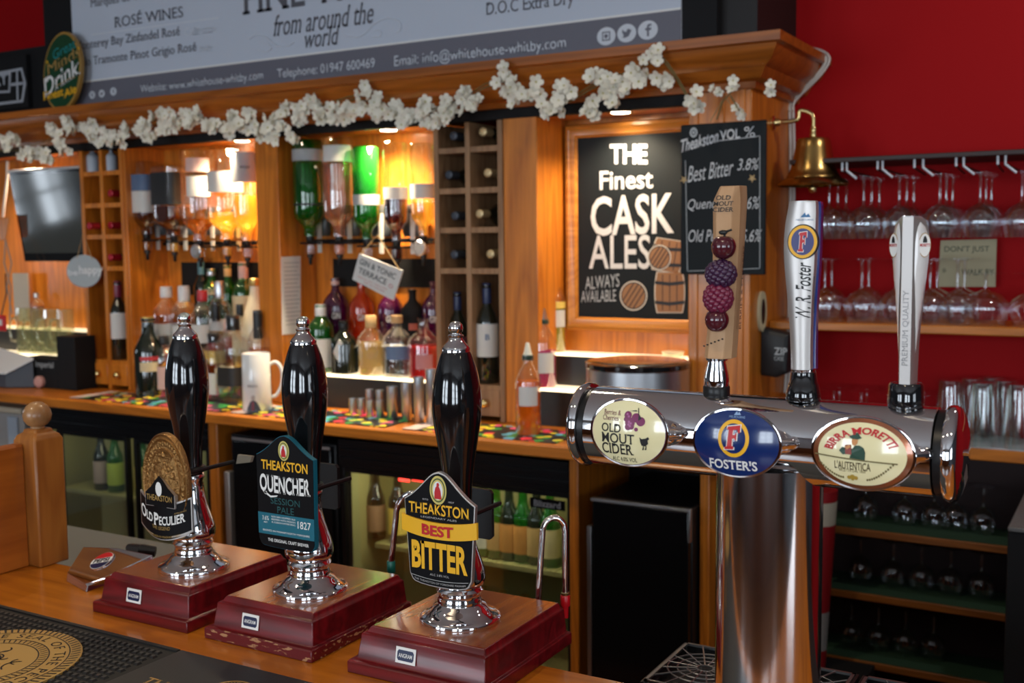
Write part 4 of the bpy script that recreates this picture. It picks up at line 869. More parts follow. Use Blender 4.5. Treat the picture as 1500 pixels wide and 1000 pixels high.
pet = [(0, 0, 0), (.30, .12, .05), (.42, .45, .16), (.30, .85, .22), (0, 1.0, .16), (-.30, .85, .22), (-.42, .45, .16), (-.30, .12, .05)]
rr = random.Random(5)
def blossom(px, py, s=1.0, nf=5):
    p = at(px, py, 2.745); mb = MB()
    for k in range(nf):
        o = p+V((rr.uniform(-.026, .026)*s, rr.uniform(-.018, .012), rr.uniform(-.024, .024)*s)) if k else p
        ax = V((rr.uniform(-.7, .9), -1, rr.uniform(-.6, .6))).normalized(); u = ax.cross(V((0, 0, 1))).normalized(); v = ax.cross(u)
        R_ = rr.uniform(.017, .023)*s; a0 = rr.uniform(0, 6)
        for q in range(5):
            c_, s_ = cos(a0+2*pi*q/5), sin(a0+2*pi*q/5)
            mb.add([o+R_*((u*c_+v*s_)*y+(v*c_-u*s_)*x)+ax*R_*(z+.25*y) for x, y, z in pet], [(0, 1, 2, 3, 4, 5, 6, 7)])
        mb.add([o+ax*R_*.12+R_*.16*(u*cos(pi*i/3)+v*sin(pi*i/3)) for i in range(6)], [tuple(range(6))], 1)
    mb.build('blossom', [PET, mat('blossom_heart', (.45, .40, .12), .6)], gl, smooth=80, fix=False)
for x, y in gp: blossom(x, y, .72 if x > 1040 else 1.0, 3 if x > 1040 else rr.choice((5, 6, 7)))
vine = [(-20, 215), (30, 215), (70, 205), (110, 180), (150, 196), (200, 188), (240, 172), (290, 172), (330, 178), (380, 182), (420, 165), (470, 155), (520, 140), (560, 150), (620, 162), (680, 142), (720, 120), (770, 130), (820, 148), (880, 118), (930, 102), (965, 82), (990, 110), (1010, 145)]
mb = MB()
for dz in (0, 5):
    mb.tube([tuple(at(x, y+dz, 2.752)) for x, y in [q[:2] for q in bez([tuple(map(float, p)) for p in vine], 4)]], .0022, 6)
mb.tube([tuple(at(x, y, 2.74)) for x, y in ((1050, 175), (1058, 150), (1075, 130))], .002, 6); mb.tube([tuple(at(x, y, 2.74)) for x, y in ((1083, 162), (1070, 140))], .002, 6)
mb.build('vine', STM, gl)

# ---------------------------------------------------------------- wine racks
def rack(x0, x1, zs, wd, ndraw, label, cap_list, zdraw):
    t = thing('wine_rack', label, 'wine rack', ((x0+x1)/2, YF, 1.065))
    xm = (x0+x1)/2; th = .018; yf = YF-.006; yb = YB-.002
    mb = MB()
    for a in (x0, xm-th/2, x1-th): mb.box(a, a+th, yf, yb, 1.066, 1.982)
    mb.box(x0+th, x1-th, yb-.008, yb, 1.066, 1.982)
    mb.build('uprights', wd, t, bevel=.002)
    for z in zs: MB().box(x0+th, xm-th/2, yf+.003, yb-.008, z-th/2, z+th/2).box(xm+th/2, x1-th, yf+.003, yb-.008, z-th/2, z+th/2).build('shelf', wd, t, bevel=.0015)
    for a, b in ((x0+th, xm-th/2), (xm+th/2, x1-th)):
        d = MB().box(a+.001, b-.001, yf-.001, yf+.016, 1.082, zdraw).build('drawer', wd, t, bevel=.002)
        c = ((a+b)/2, (1.082+zdraw)/2)
        MB().lathe([(.004, yf), (.005, yf-.008), (.0125, yf-.011), (.014, yf-.017), (.010, yf-.022), (.001, yf-.024)], (c[0], 0, c[1]), 20, axis='y').build('knob', BRASSK, d, smooth=60)
    return t
zr = [at(690, y, YF).z for y in (219, 279, 337, 397)]
RL = (-3.585, -3.345); RR_ = (-1.936, -1.687)
rack(*RR_, zr+[1.178-.009], RACKW, 2, 'pale wooden wine rack right of the gin bay', None, 1.164)
zl = [at(147, y, YF).z for y in (254, 301, 347, 393)]
rack(*RL, zl+[1.178-.009], WZ, 2, 'orange wooden wine rack left of the whisky bay', None, 1.164)

# ---------------------------------------------------------------- bottles
PRF = {'optic': [(.90, 0), (1, .02), (1, .75), (.93, .81), (.62, .865), (.42, .895), (.38, .91), (.38, 1)],
       'wine': [(.90, 0), (1, .012), (1, .60), (.95, .645), (.72, .71), (.47, .765), (.39, .80), (.37, .95), (.42, .955), (.42, .985), (.36, 1)],
       'spirit': [(.92, 0), (1, .015), (1, .63), (.95, .69), (.68, .765), (.45, .81), (.38, .85), (.37, .96), (.42, .965), (.42, .99), (.36, 1)],
       'squat': [(.90, 0), (1, .02), (1, .56), (.94, .64), (.66, .73), (.38, .79), (.30, .84), (.30, .96), (.36, .97), (.36, 1)],
       'round': [(.6, 0), (.8, .02), (1, .18), (1, .45), (.92, .58), (.66, .70), (.36, .78), (.30, .82), (.30, .97), (.34, 1)],
       'beer': [(.92, 0), (1, .012), (1, .55), (.92, .62), (.62, .72), (.45, .80), (.40, .94), (.46, .95), (.46, .98), (.42, 1)],
       'pump': [(.92, 0), (1, .015), (1, .66), (.95, .70), (.66, .80), (.38, .88), (.36, .93), (.45, .935), (.45, 1)],
       'flare': [(.85, 0), (.92, .02), (1, .30), (1, .42), (.80, .60), (.45, .78), (.36, .84), (.34, .97), (.38, 1)]}
def rad(pr, f):
    for (r0, z0), (r1, z1) in zip(pr, pr[1:]):
        if z0 <= f <= z1: return r0+(r1-r0)*(f-z0)/max(1e-6, z1-z0)
    return pr[-1][0]
def wrap(mb, x, y, z0, z1, r0, r1, m=0, half=80, n=12, aim=None, sq=0):
    aim = atan2(-y, -x)+.0 if aim is None else aim; ls = []
    for r, z in ((r0, z0), (r1, z1)):
        l = []
        for i in range(n+1):
            t = aim+radians(half)*(2*i/n-1); k = 1/((abs(cos(t))**sq+abs(sin(t))**sq)**(1/sq)) if sq else 1
            l.append((x+r*k*cos(t), y+r*k*sin(t), z))
        ls.append(l)
    mb.loft(ls, m, (False, False), False)
def bottle(label, kind, x, y, z, h, r, glass, liquid=None, lev=.7, labs=(), capm=None, cap=.14, capr=1.12, inv=False, sq=0, group=None, cat='bottle', name='spirit_bottle', seg=20, text=None):
    t = thing(name, label, cat, (x, y, z), group); pr = PRF[kind]; F_ = (lambda f: z+h*(1-f)) if inv else (lambda f: z+h*f)
    P_ = [(q*r, F_(f)) for q, f in pr]
    MB().lathe(P_, (x, y, 0), seg, sq=sq).build('glass', glass, t, smooth=50)
    if liquid:
        if inv: L_ = [(rad(pr, f)*r*.93, F_(f)) for f in [1-lev*k/12 for k in range(13)]]
        else: L_ = [(rad(pr, f)*r*.93, F_(f)) for f in [.012+(lev-.012)*k/12 for k in range(13)]]
        MB().lathe(L_, (x, y, 0), seg, sq=sq).build('liquid', liquid, t, smooth=50)
    for f0, f1, lm, hw in labs:
        mb = MB(); wrap(mb, x, y, F_(f0), F_(f1), rad(pr, f0)*r*1.015, rad(pr, f1)*r*1.015, 0, hw, sq=sq)
        o = mb.build('paper_label', lm, t, smooth=60, fix=False)
    if text:
        s, f, hh, ww, tm = text; mb = MB(); k = rad(pr, f)*r*1.03; ai = atan2(-y, -x)
        mb.txt(s, ww, hh, lambda u, v: (x+k*cos(ai+u/k), y+k*sin(ai+u/k), F_(f)+v), 0, bold=.02); mb.build('lettering', tm, t, smooth=0, fix=False)
    if capm:
        a, b = F_(1-cap), F_(1.005); k = rad(pr, .93)*r*capr
        MB().lathe([(k*.97, a), (k, a+(b-a)*.05), (k, a+(b-a)*.92), (k*.9, b)], (x, y, 0), 16).build('cap', capm, t, smooth=40)
    return t
def pb(label, kind, px, top, Y, zb, hw, *a, **k):            # bottle placed by its measured centre line, top and half width
    q = at(px, top, Y); r = (at(px+hw, top, Y).x-at(px-hw, top, Y).x)/2*.87
    return bottle(label, kind, q.x, Y, zb, q.z-zb, r, *a, **k)
W_ = mat('label_white', (.62, .62, .60), .6); CRM = mat('label_cream', (.62, .52, .32), .6); BLK = mat('label_black', (.015, .015, .016), .5); PNK = mat('label_pink', (.62, .42, .38), .6)
BLUE = mat('label_blue', (.10, .16, .28), .6); YLB = mat('label_yellow', (.75, .55, .12), .6); REDL = mat('label_red', (.45, .03, .04), .5); GRYL = mat('label_grey', (.36, .38, .40), .6)
GOLDC = mat('gold_foil', (.75, .52, .16), .3, .8); SILC = mat('silver_foil', (.7, .7, .72), .3, .9); CORK = mat('cork_stopper', (.55, .36, .16), .7); WCAP = mat('white_cap', (.75, .75, .75), .4); RCAP = mat('red_cap', (.45, .02, .03), .35)
AMB = tint('amber_spirit', 'd08428', .4); GOLD = tint('golden_spirit', 'f8cc60', .36); BRN = tint('brown_spirit', '8a3a10', .55); RDL = tint('red_spirit', 'e02828', .55); PURL = tint('purple_glass', '6a1458', .6); ORL = tint('orange_glass', 'e0501a', .55)
PNKL = tint('pink_spirit', 'f0b8a4', .18); GRNL = tint('green_spirit', '2a9a28', .4); YGL = tint('yellow_green_spirit', 'b8c828', .5); CLR = clear('clear_spirit', (.93, .95, .95), .05, .4); CRML = tint('cream_liqueur', 'e8dcb0', .8); DRED = tint('dark_red_spirit', '4a0a10', .7)
ORJ = tint('orange_syrup', 'f08a18', .8); PKJ = tint('pink_syrup', 'e05aa0', .75); LMJ = tint('lime_syrup', 'd8d820', .8); BEIGE = tint('pale_gold_spirit', 'e8cf90', .6)
g1 = 'spirit bottles standing in the whisky bay'; g2 = 'gin bottles standing in the gin bay'
Ya, Yb1, Yc = 2.80, 2.915, 3.005; Z0 = 1.0655
# whisky bay, worktop row
pb('dark brown cream liqueur bottle with gold cap, left end of the whisky bay', 'beer', 216, 464, Ya, Z0, 17, BDRK, labs=((.32, .44, CRM, 38), (.46, .51, REDL, 38)), capm=GOLDC, cap=.06, group=g1)
pb('bottle with pinkish paper label behind the first pump handle, left', 'spirit', 240, 492, 2.835, Z0, 15, BCLR, AMB, .6, ((.12, .5, PNK, 75),), BLK, group=g1)
pb('amber bottle with square white label right of the first pump handle', 'spirit', 313, 488, 2.835, Z0, 17, BCLR, BRN, .55, ((.10, .42, W_, 80),), BLACK, group=g1, sq=6)
pb('clear bottle with black cap and black label beside the white mug', 'spirit', 341, 462, 2.825, Z0, 20, BCLR, CLR, .6, ((.2, .42, BLK, 70),), BLACK, cap=.17, group=g1, sq=5, text=('VODKA', .31, .009, .04, W_))
pb('slim bottle with tall black cap standing behind the white mug', 'spirit', 377, 455, 2.84, Z0, 14, BCLR, AMB, .6, ((.15, .5, W_, 70),), BLACK, cap=.3, group=g1)
pb('bottle with red spirit and black cap behind the first pump handle, right', 'spirit', 316, 442, 2.865, 1.0655, 12, BCLR, RDL, .6, ((.2, .5, YLB, 60),), BLACK, cap=.2, group=g1)
# whisky bay, first step
pb('whisky bottle with white cap and red label band, leftmost on the first step', 'spirit', 243, 420, Yb1, S1, 17, BCLR, AMB, .62, ((.25, .52, W_, 70), (.08, .2, REDL, 75)), WCAP, group=g1)
pb('bottle with white cap and round white label, second on the first step', 'spirit', 269, 419, Yb1, S1, 17, BCLR, CLR, .5, ((.2, .5, W_, 60),), WCAP, cap=.2, group=g1)
pb('clear bottle with red cap and blue white label on the first step', 'spirit', 296, 426, Yb1, S1, 15, BCLR, CLR, .6, ((.3, .55, W_, 70), (.08, .2, YLB, 70)), RCAP, cap=.14, group=g1)
pb('golden whisky bottle with silver cap in the middle of the first step', 'spirit', 321, 412, Yb1, S1, 15, BCLR, GOLD, .5, ((.42, .56, W_, 60), (.1, .28, YLB, 70)), SILC, cap=.2, group=g1)
pb('small bottle of red spirit with pinkish cap on the first step', 'spirit', 332, 470, 2.89, S1, 9, BCLR, RDL, .65, (), PNK, cap=.25, group=g1)
pb('small cream labelled bottle with black cap in front of the green whisky', 'spirit', 351, 446, 2.89, S1, 11, BCLR, GOLD, .6, ((.2, .6, CRM, 70),), BLACK, cap=.2, group=g1)
pb('white flared coconut liqueur bottle with gold cap at the right of the whisky bay', 'flare', 373, 408, Yb1, S1, 19, mat('cream_glazed', (.72, .64, .46), .3), None, .5, (), GOLDC, cap=.08, group=g1)
# whisky bay, second step
pb('clear green bottle with grey cap, left on the back step of the whisky bay', 'spirit', 309, 394, Yc, S2, 13, BGRN, GRNL, .6, ((.62, .7, GRYL, 50),), SILC, cap=.1, group=g1)
pb('dark bottle with teal capsule, leftmost on the back step of the whisky bay', 'wine', 294, 378, Yc, S2, 10, BDRK, capm=mat('teal_capsule', (.08, .2, .24), .4), cap=.3, group=g1)
pb('slim green bottle with tan capsule on the back step of the whisky bay', 'wine', 333, 388, Yc, S2, 11, BGRN, GRNL, .7, (), CORK, cap=.16, group=g1)
pb('green whisky bottle with large cream label on the back step', 'wine', 356, 384, 2.985, S2, 15, BGRN, GRNL, .7, ((.08, .56, CRM, 80),), PNK, cap=.24, group=g1)
# gin bay, first step
pb('green gin bottle with white cap and pale label, leftmost on the gin step', 'spirit', 469, 446, Yb1, S1, 17, BGRN, GRNL, .6, ((.08, .5, W_, 65),), WCAP, cap=.17, group=g2)
pb('black gin bottle with a pale diamond label', 'squat', 503, 470, Yb1, S1, 19, BDRK, None, .5, (), BLACK, cap=.16, group=g2)
q = at(506, 523, 2.872)
tg = pb('pale gold gin bottle with cork stopper next to the black gin bottle', 'squat', 543, 462, Yb1, S1, 19, BCLR, BEIGE, .56, ((.15, .45, BEIGE, 40),), CORK, cap=.2, capr=1.35, group=g2, text=('GIN', .35, .02, .035, mat('tan_print', (.45, .33, .15), .6)))
pb('clear gin bottle with dark square label in the middle of the gin step', 'squat', 581, 462, Yb1, S1, 21, BCLR, CLR, .55, ((.3, .52, BLUE, 45),), CORK, cap=.12, capr=1.3, group=g2)
pb('pinkish red gin bottle at the right end of the gin step', 'squat', 620, 466, Yb1, S1, 23, BCLR, RDL, .55, ((.18, .42, mat('label_rose', (.5, .2, .2), .6), 30),), None, group=g2)
# gin bay, back step
for px, nm, gm, tp_ in ((491, 'purple gin bottle, leftmost on the back step', PURL, 408), (529, 'orange gin bottle on the back step below the tilted terrace sign', ORL, 412), (571, 'purple gin bottle on the back step behind the clear gin', PURL, 414), (635, 'purple gin bottle, rightmost on the back step', PURL, 412)):
    pb(nm, 'squat', px, tp_, Yc, S2, 17, gm, gm, .6, (), PNK if px < 500 else None, cap=.1, group=g2, text=('GIN', .42, .022, .03, W_))
pb('matt black bottle with metal pourer on the back step of the gin bay', 'squat', 604, 424, Yc, S2, 17, BLACKM, None, .5, ((.28, .4, mat('label_rust', (.4, .08, .04), .5), 20),), SILC, cap=.12, capr=.7, group=g2)
mb = MB(); dpt = [(503-19, 523), (492, 497), (521, 517), (492, 545)]
dq = at(503, 520, Yb1); k_ = .0345; ai = atan2(-dq.y, -dq.x)
bt_ = [o for o in col.objects if o.get('label') == 'black gin bottle with a pale diamond label'][0]
for u0, v0 in (): pass
ls = []
for i in range(9):
    u = -.036+.060*i/8; hgt = max(.0006, .044*(1-abs(u+.012)/.036) if u > -.012 else .044*(1-abs(u+.012)/.026)); ls.append((u, hgt))
rB = (at(503+19, 470, Yb1).x-at(503-19, 470, Yb1).x)/2*.87*1.02
mb.add([(dq.x+rB*cos(ai+u/rB), Yb1+rB*sin(ai+u/rB), 1.255+s*hg) for s in (-1, 1) for u, hg in ls], [(i, i+1, i+10, i+9) for i in range(8)])
mb.build('paper_label', mat('label_grey_pale', (.55, .55, .52), .6), bt_, smooth=60, fix=False)
# wines standing and lying in the racks
pb('dark red wine bottle with white label standing in the left wine rack', 'wine', 171, 412, 2.90, 1.1785, 11, BDRK, labs=((.27, .6, W_, 75),), capm=mat('maroon_capsule', (.2, .015, .05), .35), cap=.2, name='wine_bottle', group='wine bottles')
pb('green wine bottle with white label and navy capsule standing in the right wine rack', 'wine', 713, 415, 2.905, 1.1785, 16, BDRK, labs=((.27, .6, W_, 75),), capm=mat('navy_capsule', (.02, .03, .09), .35), cap=.2, name='wine_bottle', group='wine bottles', text=('B', .47, .018, .014, BLUE))
pb('dark wine bottle without pale label standing in the right wine rack behind the third pump', 'wine', 670, 428, 2.925, 1.1785, 14, BDRK, labs=((.3, .5, mat('label_maroon', (.12, .03, .05), .5), 70),), capm=mat('navy_capsule'), cap=.2, name='wine_bottle', group='wine bottles')
def lying(px, py, capm, label, out=0.0):
    q = at(px, py, YF-out); y0 = YF-out; mb = MB(); t = thing('lying_wine_bottle', label, 'wine bottle', (q.x, y0, q.z-.013), 'wine bottles lying in the racks')
    L_ = .165
    MB().lathe([(.0125, y0+.002), (.0135, y0+.05), (.0135, y0+.06), (.020, y0+.085), (.034, y0+.115), (.036, y0+.13), (.036, y0+L_)], (q.x, 0, q.z), 20, axis='y').build('glass', BDRK, t, smooth=50)
    MB().lathe([(.001, y0-.001), (.006, y0-.0015), (.0105, y0-.001), (.0135, y0+.001), (.0138, y0+.008), (.0132, y0+.011), (.0137, y0+.045)], (q.x, 0, q.z), 20, axis='y').build('capsule', capm, t, smooth=40)
CG = mat('dark_foil', (.05, .06, .08), .4, .3); CR = mat('red_foil', (.40, .012, .03), .3, .3); CGO = mat('pale_gold_foil', (.62, .46, .24), .35, .5)
rows = ('top', 'second', 'third', 'fourth')
for i, (x, y) in enumerate(((664, 199), (657, 256), (666, 316), (665, 373))): lying(x, y, CG, 'lying wine bottle with dark capsule in the %s left cell of the pale rack' % rows[i])
for i, (x, y) in enumerate(((707, 193), (714, 253), (702, 313), (718, 372))): lying(x, y, CGO, 'lying wine bottle with pale gold capsule in the %s right cell of the pale rack' % rows[i])
for i, (x, y) in enumerate(((161, 283), (161, 330), (161, 377))): lying(x, y, CR, 'lying wine bottle with red capsule in the %s right cell of the orange rack' % rows[i+1])
lying(130, 331, CR, 'lying red capped wine bottle sticking out at the left of the orange rack', .05)
for x, l in ((135, 'small pale blue bottle in the top left cell of the orange rack'), (161, 'small pale blue bottle in the top right cell of the orange rack')):
    pb(l, 'spirit', x, 218, 2.90, zl[0]+.0095, 7.5, mat('pale_blue_glaze', (.45, .52, .60), .35), capm=None, name='miniature_bottle', group='pale blue bottles in the rack')

# ---------------------------------------------------------------- optics: upside-down bottles on their measures
def optic(px, top, mouth, hw, Y, kind, glass, liq, lev, labs, blabel, olabel, nm=None, cham=CLR, sq=0, text=None, badge=False):
    zt = at(px, top, Y).z; q = at(px, mouth, Y); r = (at(px+hw, top, Y).x-at(px-hw, top, Y).x)/2*.87
    bottle(blabel, kind, q.x, Y, q.z, zt-q.z, r, glass, liq, lev, labs, inv=True, sq=sq, group='upside-down bottles on optics', text=text)
    t = thing('optic_measure', olabel, 'optic measure', (q.x, Y, q.z-.085), 'optic measures under the bottles'); z = q.z
    MB().lathe([(.012, z-.020), (.014, z-.016), (.014, z-.002), (.010, z)], (q.x, Y, 0), 16).build('collar', BLACK, t)
    MB().box(q.x-.040, q.x+.040, Y-.008, Y+.008, z-.027, z-.020).box(q.x-.006, q.x+.006, Y, YB-.012, z-.027, z-.020).build('clamp_bar', BLACK, t, bevel=.002)
    MB().lathe([(.010, z-.062), (.017, z-.058), (.018, z-.030), (.013, z-.027)], (q.x, Y, 0), 16).build('chamber', cham, t)
    MB().lathe([(.004, z-.098), (.006, z-.095), (.007, z-.075), (.012, z-.070), (.012, z-.062)], (q.x, Y, 0), 14).build('spout', BLACK, t)
    if badge:
        mb = MB().lathe([(.001, Y-.026), (.022, Y-.025), (.026, Y-.021), (.026, Y-.019), (.001, Y-.018)], (q.x-.002, 0, z-.040), 24, axis='y')
        mb.lathe([(.001, Y-.0265), (.015, Y-.0265), (.015, Y-.0255)], (q.x-.002, 0, z-.040), 18, 1, axis='y'); mb.build('brand_disc', [SILC, GREY], t)
YO = 2.935
optic(215, 237, 343, 15, YO, 'optic', BCLR, BRN, .55, ((.40, .70, W_, 70), (.18, .41, BLUE, 70)), 'upside-down rum bottle with blue and white label, leftmost in the whisky bay', 'black optic measure under the leftmost bottle of the whisky bay', cham=AMB, sq=4)
optic(255, 243, 345, 20, YO+.015, 'optic', BCLR, BRN, .42, ((.10, .56, BLK, 85),), 'upside-down square whiskey bottle with black label', 'black optic measure with amber chamber under the black labelled whiskey', cham=GOLD, sq=6, text=("JACK DANIEL'S", .2, .010, .055, W_))
optic(293, 219, 352, 21, YO-.02, 'optic', BCLR, AMB, .24, ((.3, .52, W_, 40), (.1, .25, PNK, 40)), 'large upside-down clear bottle in the middle of the whisky bay', 'optic measure with silver disc below the large clear bottle', cham=CLR, badge=True)
optic(333, 219, 350, 23, YO, 'optic', BCLR, GOLD, .30, ((.25, .48, W_, 70),), 'large upside-down bottle of golden spirit below the whisky bay downlight', 'optic measure below the golden spirit bottle', cham=GOLD)
optic(362, 206, 352, 17, YO+.005, 'optic', BCLR, GOLD, .45, ((.12, .42, GRYL, 80),), 'upside-down bottle with grey label at the right end of the whisky bay', 'optic measure at the right end of the whisky bay', cham=CLR, text=('SPICED', .27, .009, .035, BLK))
optic(454, 205, 346, 20, YO, 'optic', BGRN, GRNL, .75, ((.10, .22, GRYL, 85), (.66, .68, BLK, 85)), 'tall upside-down green gin bottle with grey band, leftmost in the gin bay', 'optic measure under the leftmost green gin bottle')
optic(497, 199, 346, 21, YO-.01, 'optic', BCLR, PNKL, .72, ((.10, .26, W_, 60),), 'upside-down clear bottle with pink tinge beside the leftmost green gin', 'optic measure under the pink tinged bottle', cham=PNKL)
optic(538, 215, 350, 18, YO, 'optic', BGRN, GRNL, .72, ((.52, .63, GRYL, 85),), 'upside-down bright green bottle left of the gin bay downlight', 'optic measure behind the tilted terrace sign')
optic(581, 208, 352, 17, YO+.01, 'optic', BCLR, DRED, .45, ((.46, .58, W_, 80),), 'upside-down bottle with dark red spirit low in the neck', 'optic measure with dark red chamber right of the terrace sign', cham=DRED)
optic(620, 210, 345, 17, YO+.01, 'optic', BCLR, GOLD, .36, ((.44, .60, W_, 80),), 'upside-down bottle with golden spirit next to the pale wine rack', 'optic measure with round silver disc at the right of the gin bay', badge=True)
# rails with dark plates and price tags
for nm, pxs, xr in (('rail of black plates and white price tags behind the whisky optics', (232, 248, 272, 312, 350), (205, 372)), ('rail of black plates and white price tags behind the gin optics', (468, 512, 558, 604), (440, 632))):
    a = at(xr[0], 330, YB-.03).x; b = at(xr[1], 330, YB-.03).x; z = at(300, 356, YB).z if pxs[0] < 300 else at(540, 352, YB).z
    t = thing('optic_rail', nm, 'optic rail', ((a+b)/2, YB-.02, z-.05)); MB().box(a, b, YB-.022, YB-.010, z-.008, z+.006).build('rail', BLACK, t, bevel=.002)
    for px in pxs:
        q = at(px, 328, YB-.045); MB().lathe([(.036, q.z-.042), (.042, q.z-.03), (.042, q.z+.045), (.028, q.z+.065)], (q.x, YB-.04, 0), 20, ky=.55).build('back_plate', mat('dark_grey_plastic', (.05, .055, .06), .3), t)
        MB().box(q.x+.004, q.x+.022, YB-.064, YB-.060, q.z-.052, q.z+.035).box(q.x+.004, q.x+.022, YB-.064, YB-.060, q.z-.100, q.z-.062).build('price_tag', W_, t, smooth=0)

# ---------------------------------------------------------------- steel measures
jj = [(516.5, 583, 603, 2.78), (529, 583, 603, 2.775), (542, 586, 604, 2.765), (541, 570, 604, 2.815), (556, 586, 604, 2.76), (556, 571, 604, 2.81), (574, 566, 606, 2.755), (595, 560, 608, 2.75), (613, 552, 611, 2.74), (631, 541, 612, 2.735)]
for i, (px, tp_, bs, Y) in enumerate(jj):
    q = at(px, tp_, Y); h = q.z-Z0; r = .0125 if i < 6 else .0165; mb = MB()
    mb.lathe([(r*.9, Z0), (r, Z0+.002), (r, Z0+h), (r-.0012, Z0+h), (r-.0015, Z0+h*.4), (.001, Z0+h*.38)], (q.x, Y, 0), 24)
    o = mb.build('spirit_measure', STEEL, None, smooth=40)
    small = ['shortest steel measure, leftmost of the row on the runner', 'short steel measure, second from the left on the runner', 'short steel measure, third from the left in the front line', 'steel measure standing behind the third short one', 'short steel measure, fourth from the left in the front line', 'steel measure standing behind the fourth short one', 'medium tall steel measure where the tall ones begin', 'tall steel measure, second of the four tall ones', 'tall steel measure, third of the four tall ones', 'tallest steel measure, next to the third pump handle']
    tag(o, small[i], 'spirit measure', 'steel spirit measures')

# ---------------------------------------------------------------- bar runners with paint-splash print
def splash():
    m = bpy.data.materials.new('splash_print'); m.use_nodes = True; n = m.node_tree.nodes; L = m.node_tree.links; p = n['Principled BSDF']; p.inputs['Roughness'].default_value = .35
    t = n.new('ShaderNodeTexCoord'); v = n.new('ShaderNodeTexVoronoi'); v.inputs['Scale'].default_value = 30; v.inputs['Randomness'].default_value = 1; L.new(t.outputs['Object'], v.inputs['Vector'])
    s = n.new('ShaderNodeSeparateColor'); L.new(v.outputs['Color'], s.inputs[0]); k = ramp(n, [(0, 'd8304a'), (.22, 'f2d81e'), (.4, '2f9a48'), (.55, 'e0508a'), (.7, '58b4d8'), (.85, 'e8e030'), (1, 'e84a6a')]); k.color_ramp.interpolation = 'CONSTANT'; L.new(s.outputs[0], k.inputs['Fac'])
    lt = n.new('ShaderNodeMath'); lt.operation = 'LESS_THAN'; lt.inputs[1].default_value = .5; L.new(v.outputs['Distance'], lt.inputs[0])
    g2_ = n.new('ShaderNodeMath'); g2_.operation = 'GREATER_THAN'; g2_.inputs[1].default_value = .12; L.new(s.outputs[1], g2_.inputs[0]); mu = n.new('ShaderNodeMath'); mu.operation = 'MULTIPLY'; L.new(lt.outputs[0], mu.inputs[0]); L.new(g2_.outputs[0], mu.inputs[1])
    mx = n.new('ShaderNodeMix'); mx.data_type = 'RGBA'; L.new(mu.outputs[0], mx.inputs['Factor']); mx.inputs['A'].default_value = (.01, .01, .012, 1); L.new(k.outputs['Color'], mx.inputs['B']); L.new(mx.outputs['Result'], p.inputs['Base Color']); return m
SPL = splash()
for px0, py0, px1, py1, lab in ((132, 578, 332, 602, 'black bar runner with bright paint splashes on the back worktop, leftmost'), (357, 601, 560, 627, 'black bar runner with bright paint splashes under the short steel measures'), (603, 625, 812, 650, 'black bar runner with bright paint splashes beside the orange syrup bottle')):
    a = atz(px0, py0, Z0).x; b = atz(px1, py1, Z0).x; y0 = 2.615; y1 = 2.80
    mb = MB().box(a, b, y0, y1, 1.0652, 1.0682); mb.box(a, a+.05, y0, y1, 1.0682, 1.0686, 1)
    tag(mb.build('bar_runner', [SPL, mat('runner_pale_end', (.62, .50, .50), .5)], None, smooth=0), lab, 'bar runner', 'splash print bar runners')

# ---------------------------------------------------------------- mug
q = at(377, 590, 2.70); mz0 = Z0; mr = .049; mh = at(377, 517, 2.70).z-mz0
mg = thing('white_mug', 'tall white china mug with a printed bust, on the back worktop', 'mug', (q.x, 2.70, mz0)); CHINA = mat('white_china', (.72, .75, .76), .12, 0, .5)
MB().lathe([(mr*.9, mz0), (mr, mz0+.006), (mr*.97, mz0+mh*.5), (mr*.95, mz0+mh-.002), (mr*.92, mz0+mh), (mr*.89, mz0+mh-.002), (mr*.9, mz0+.01), (.001, mz0+.008)], (q.x, 2.70, 0), 40).build('mug_body', CHINA, mg, smooth=50)
u = V((cos(YAW), sin(YAW), 0)); c = V((q.x, 2.70, mz0))
MB().tube([c+u*a+V((0, 0, b)) for a, b in bez([(mr*.9, mh*.80), (mr+.018, mh*.84), (mr+.036, mh*.70), (mr+.034, mh*.45), (mr+.016, mh*.27), (mr*.92, mh*.24)], 5)], .0062, 10).build('mug_handle', CHINA, mg, smooth=60)
mb = MB(); ai = atan2(-2.70, -q.x)-.25; R_ = mr*1.006; cy = lambda e: (lambda u, v: (q.x+(R_+e)*cos(ai+u/R_), 2.70+(R_+e)*sin(ai+u/R_), mz0+v))
f = cy(0)
def cpoly(pts, m, e=0): mb.add([cy(e)(a, b) for a, b in pts], [tuple(range(len(pts)))], m)
for a, b in ((-.024, -.012), (-.012, 0), (0, .012), (.012, .024)):
    hh = lambda t: .038*(1-(abs(t+.001)/.026)**2.2); cpoly([(a, .004), (b, .004), (b, .004+hh(b)), (a, .004+hh(a))], 0)
cpoly([(-.008, .006), (.002, .006), (.001, .036), (-.006, .036)], 1, .0004); cpoly([(-.006, .040), (.004, .040), (.005, .054), (.002, .058), (-.005, .057), (-.008, .05)], 2, .0004)
mb.txt('BRIGGS', .034, .008, lambda u, v: cy(.0004)(u-.002, .088+v), 0); mb.build('printed_bust', [mat('slate_print', (.05, .06, .08), .4), mat('maroon_dark_print', (.2, .03, .05), .4), mat('grey_light_print', (.35, .34, .34), .4)], mg, smooth=30, fix=False)

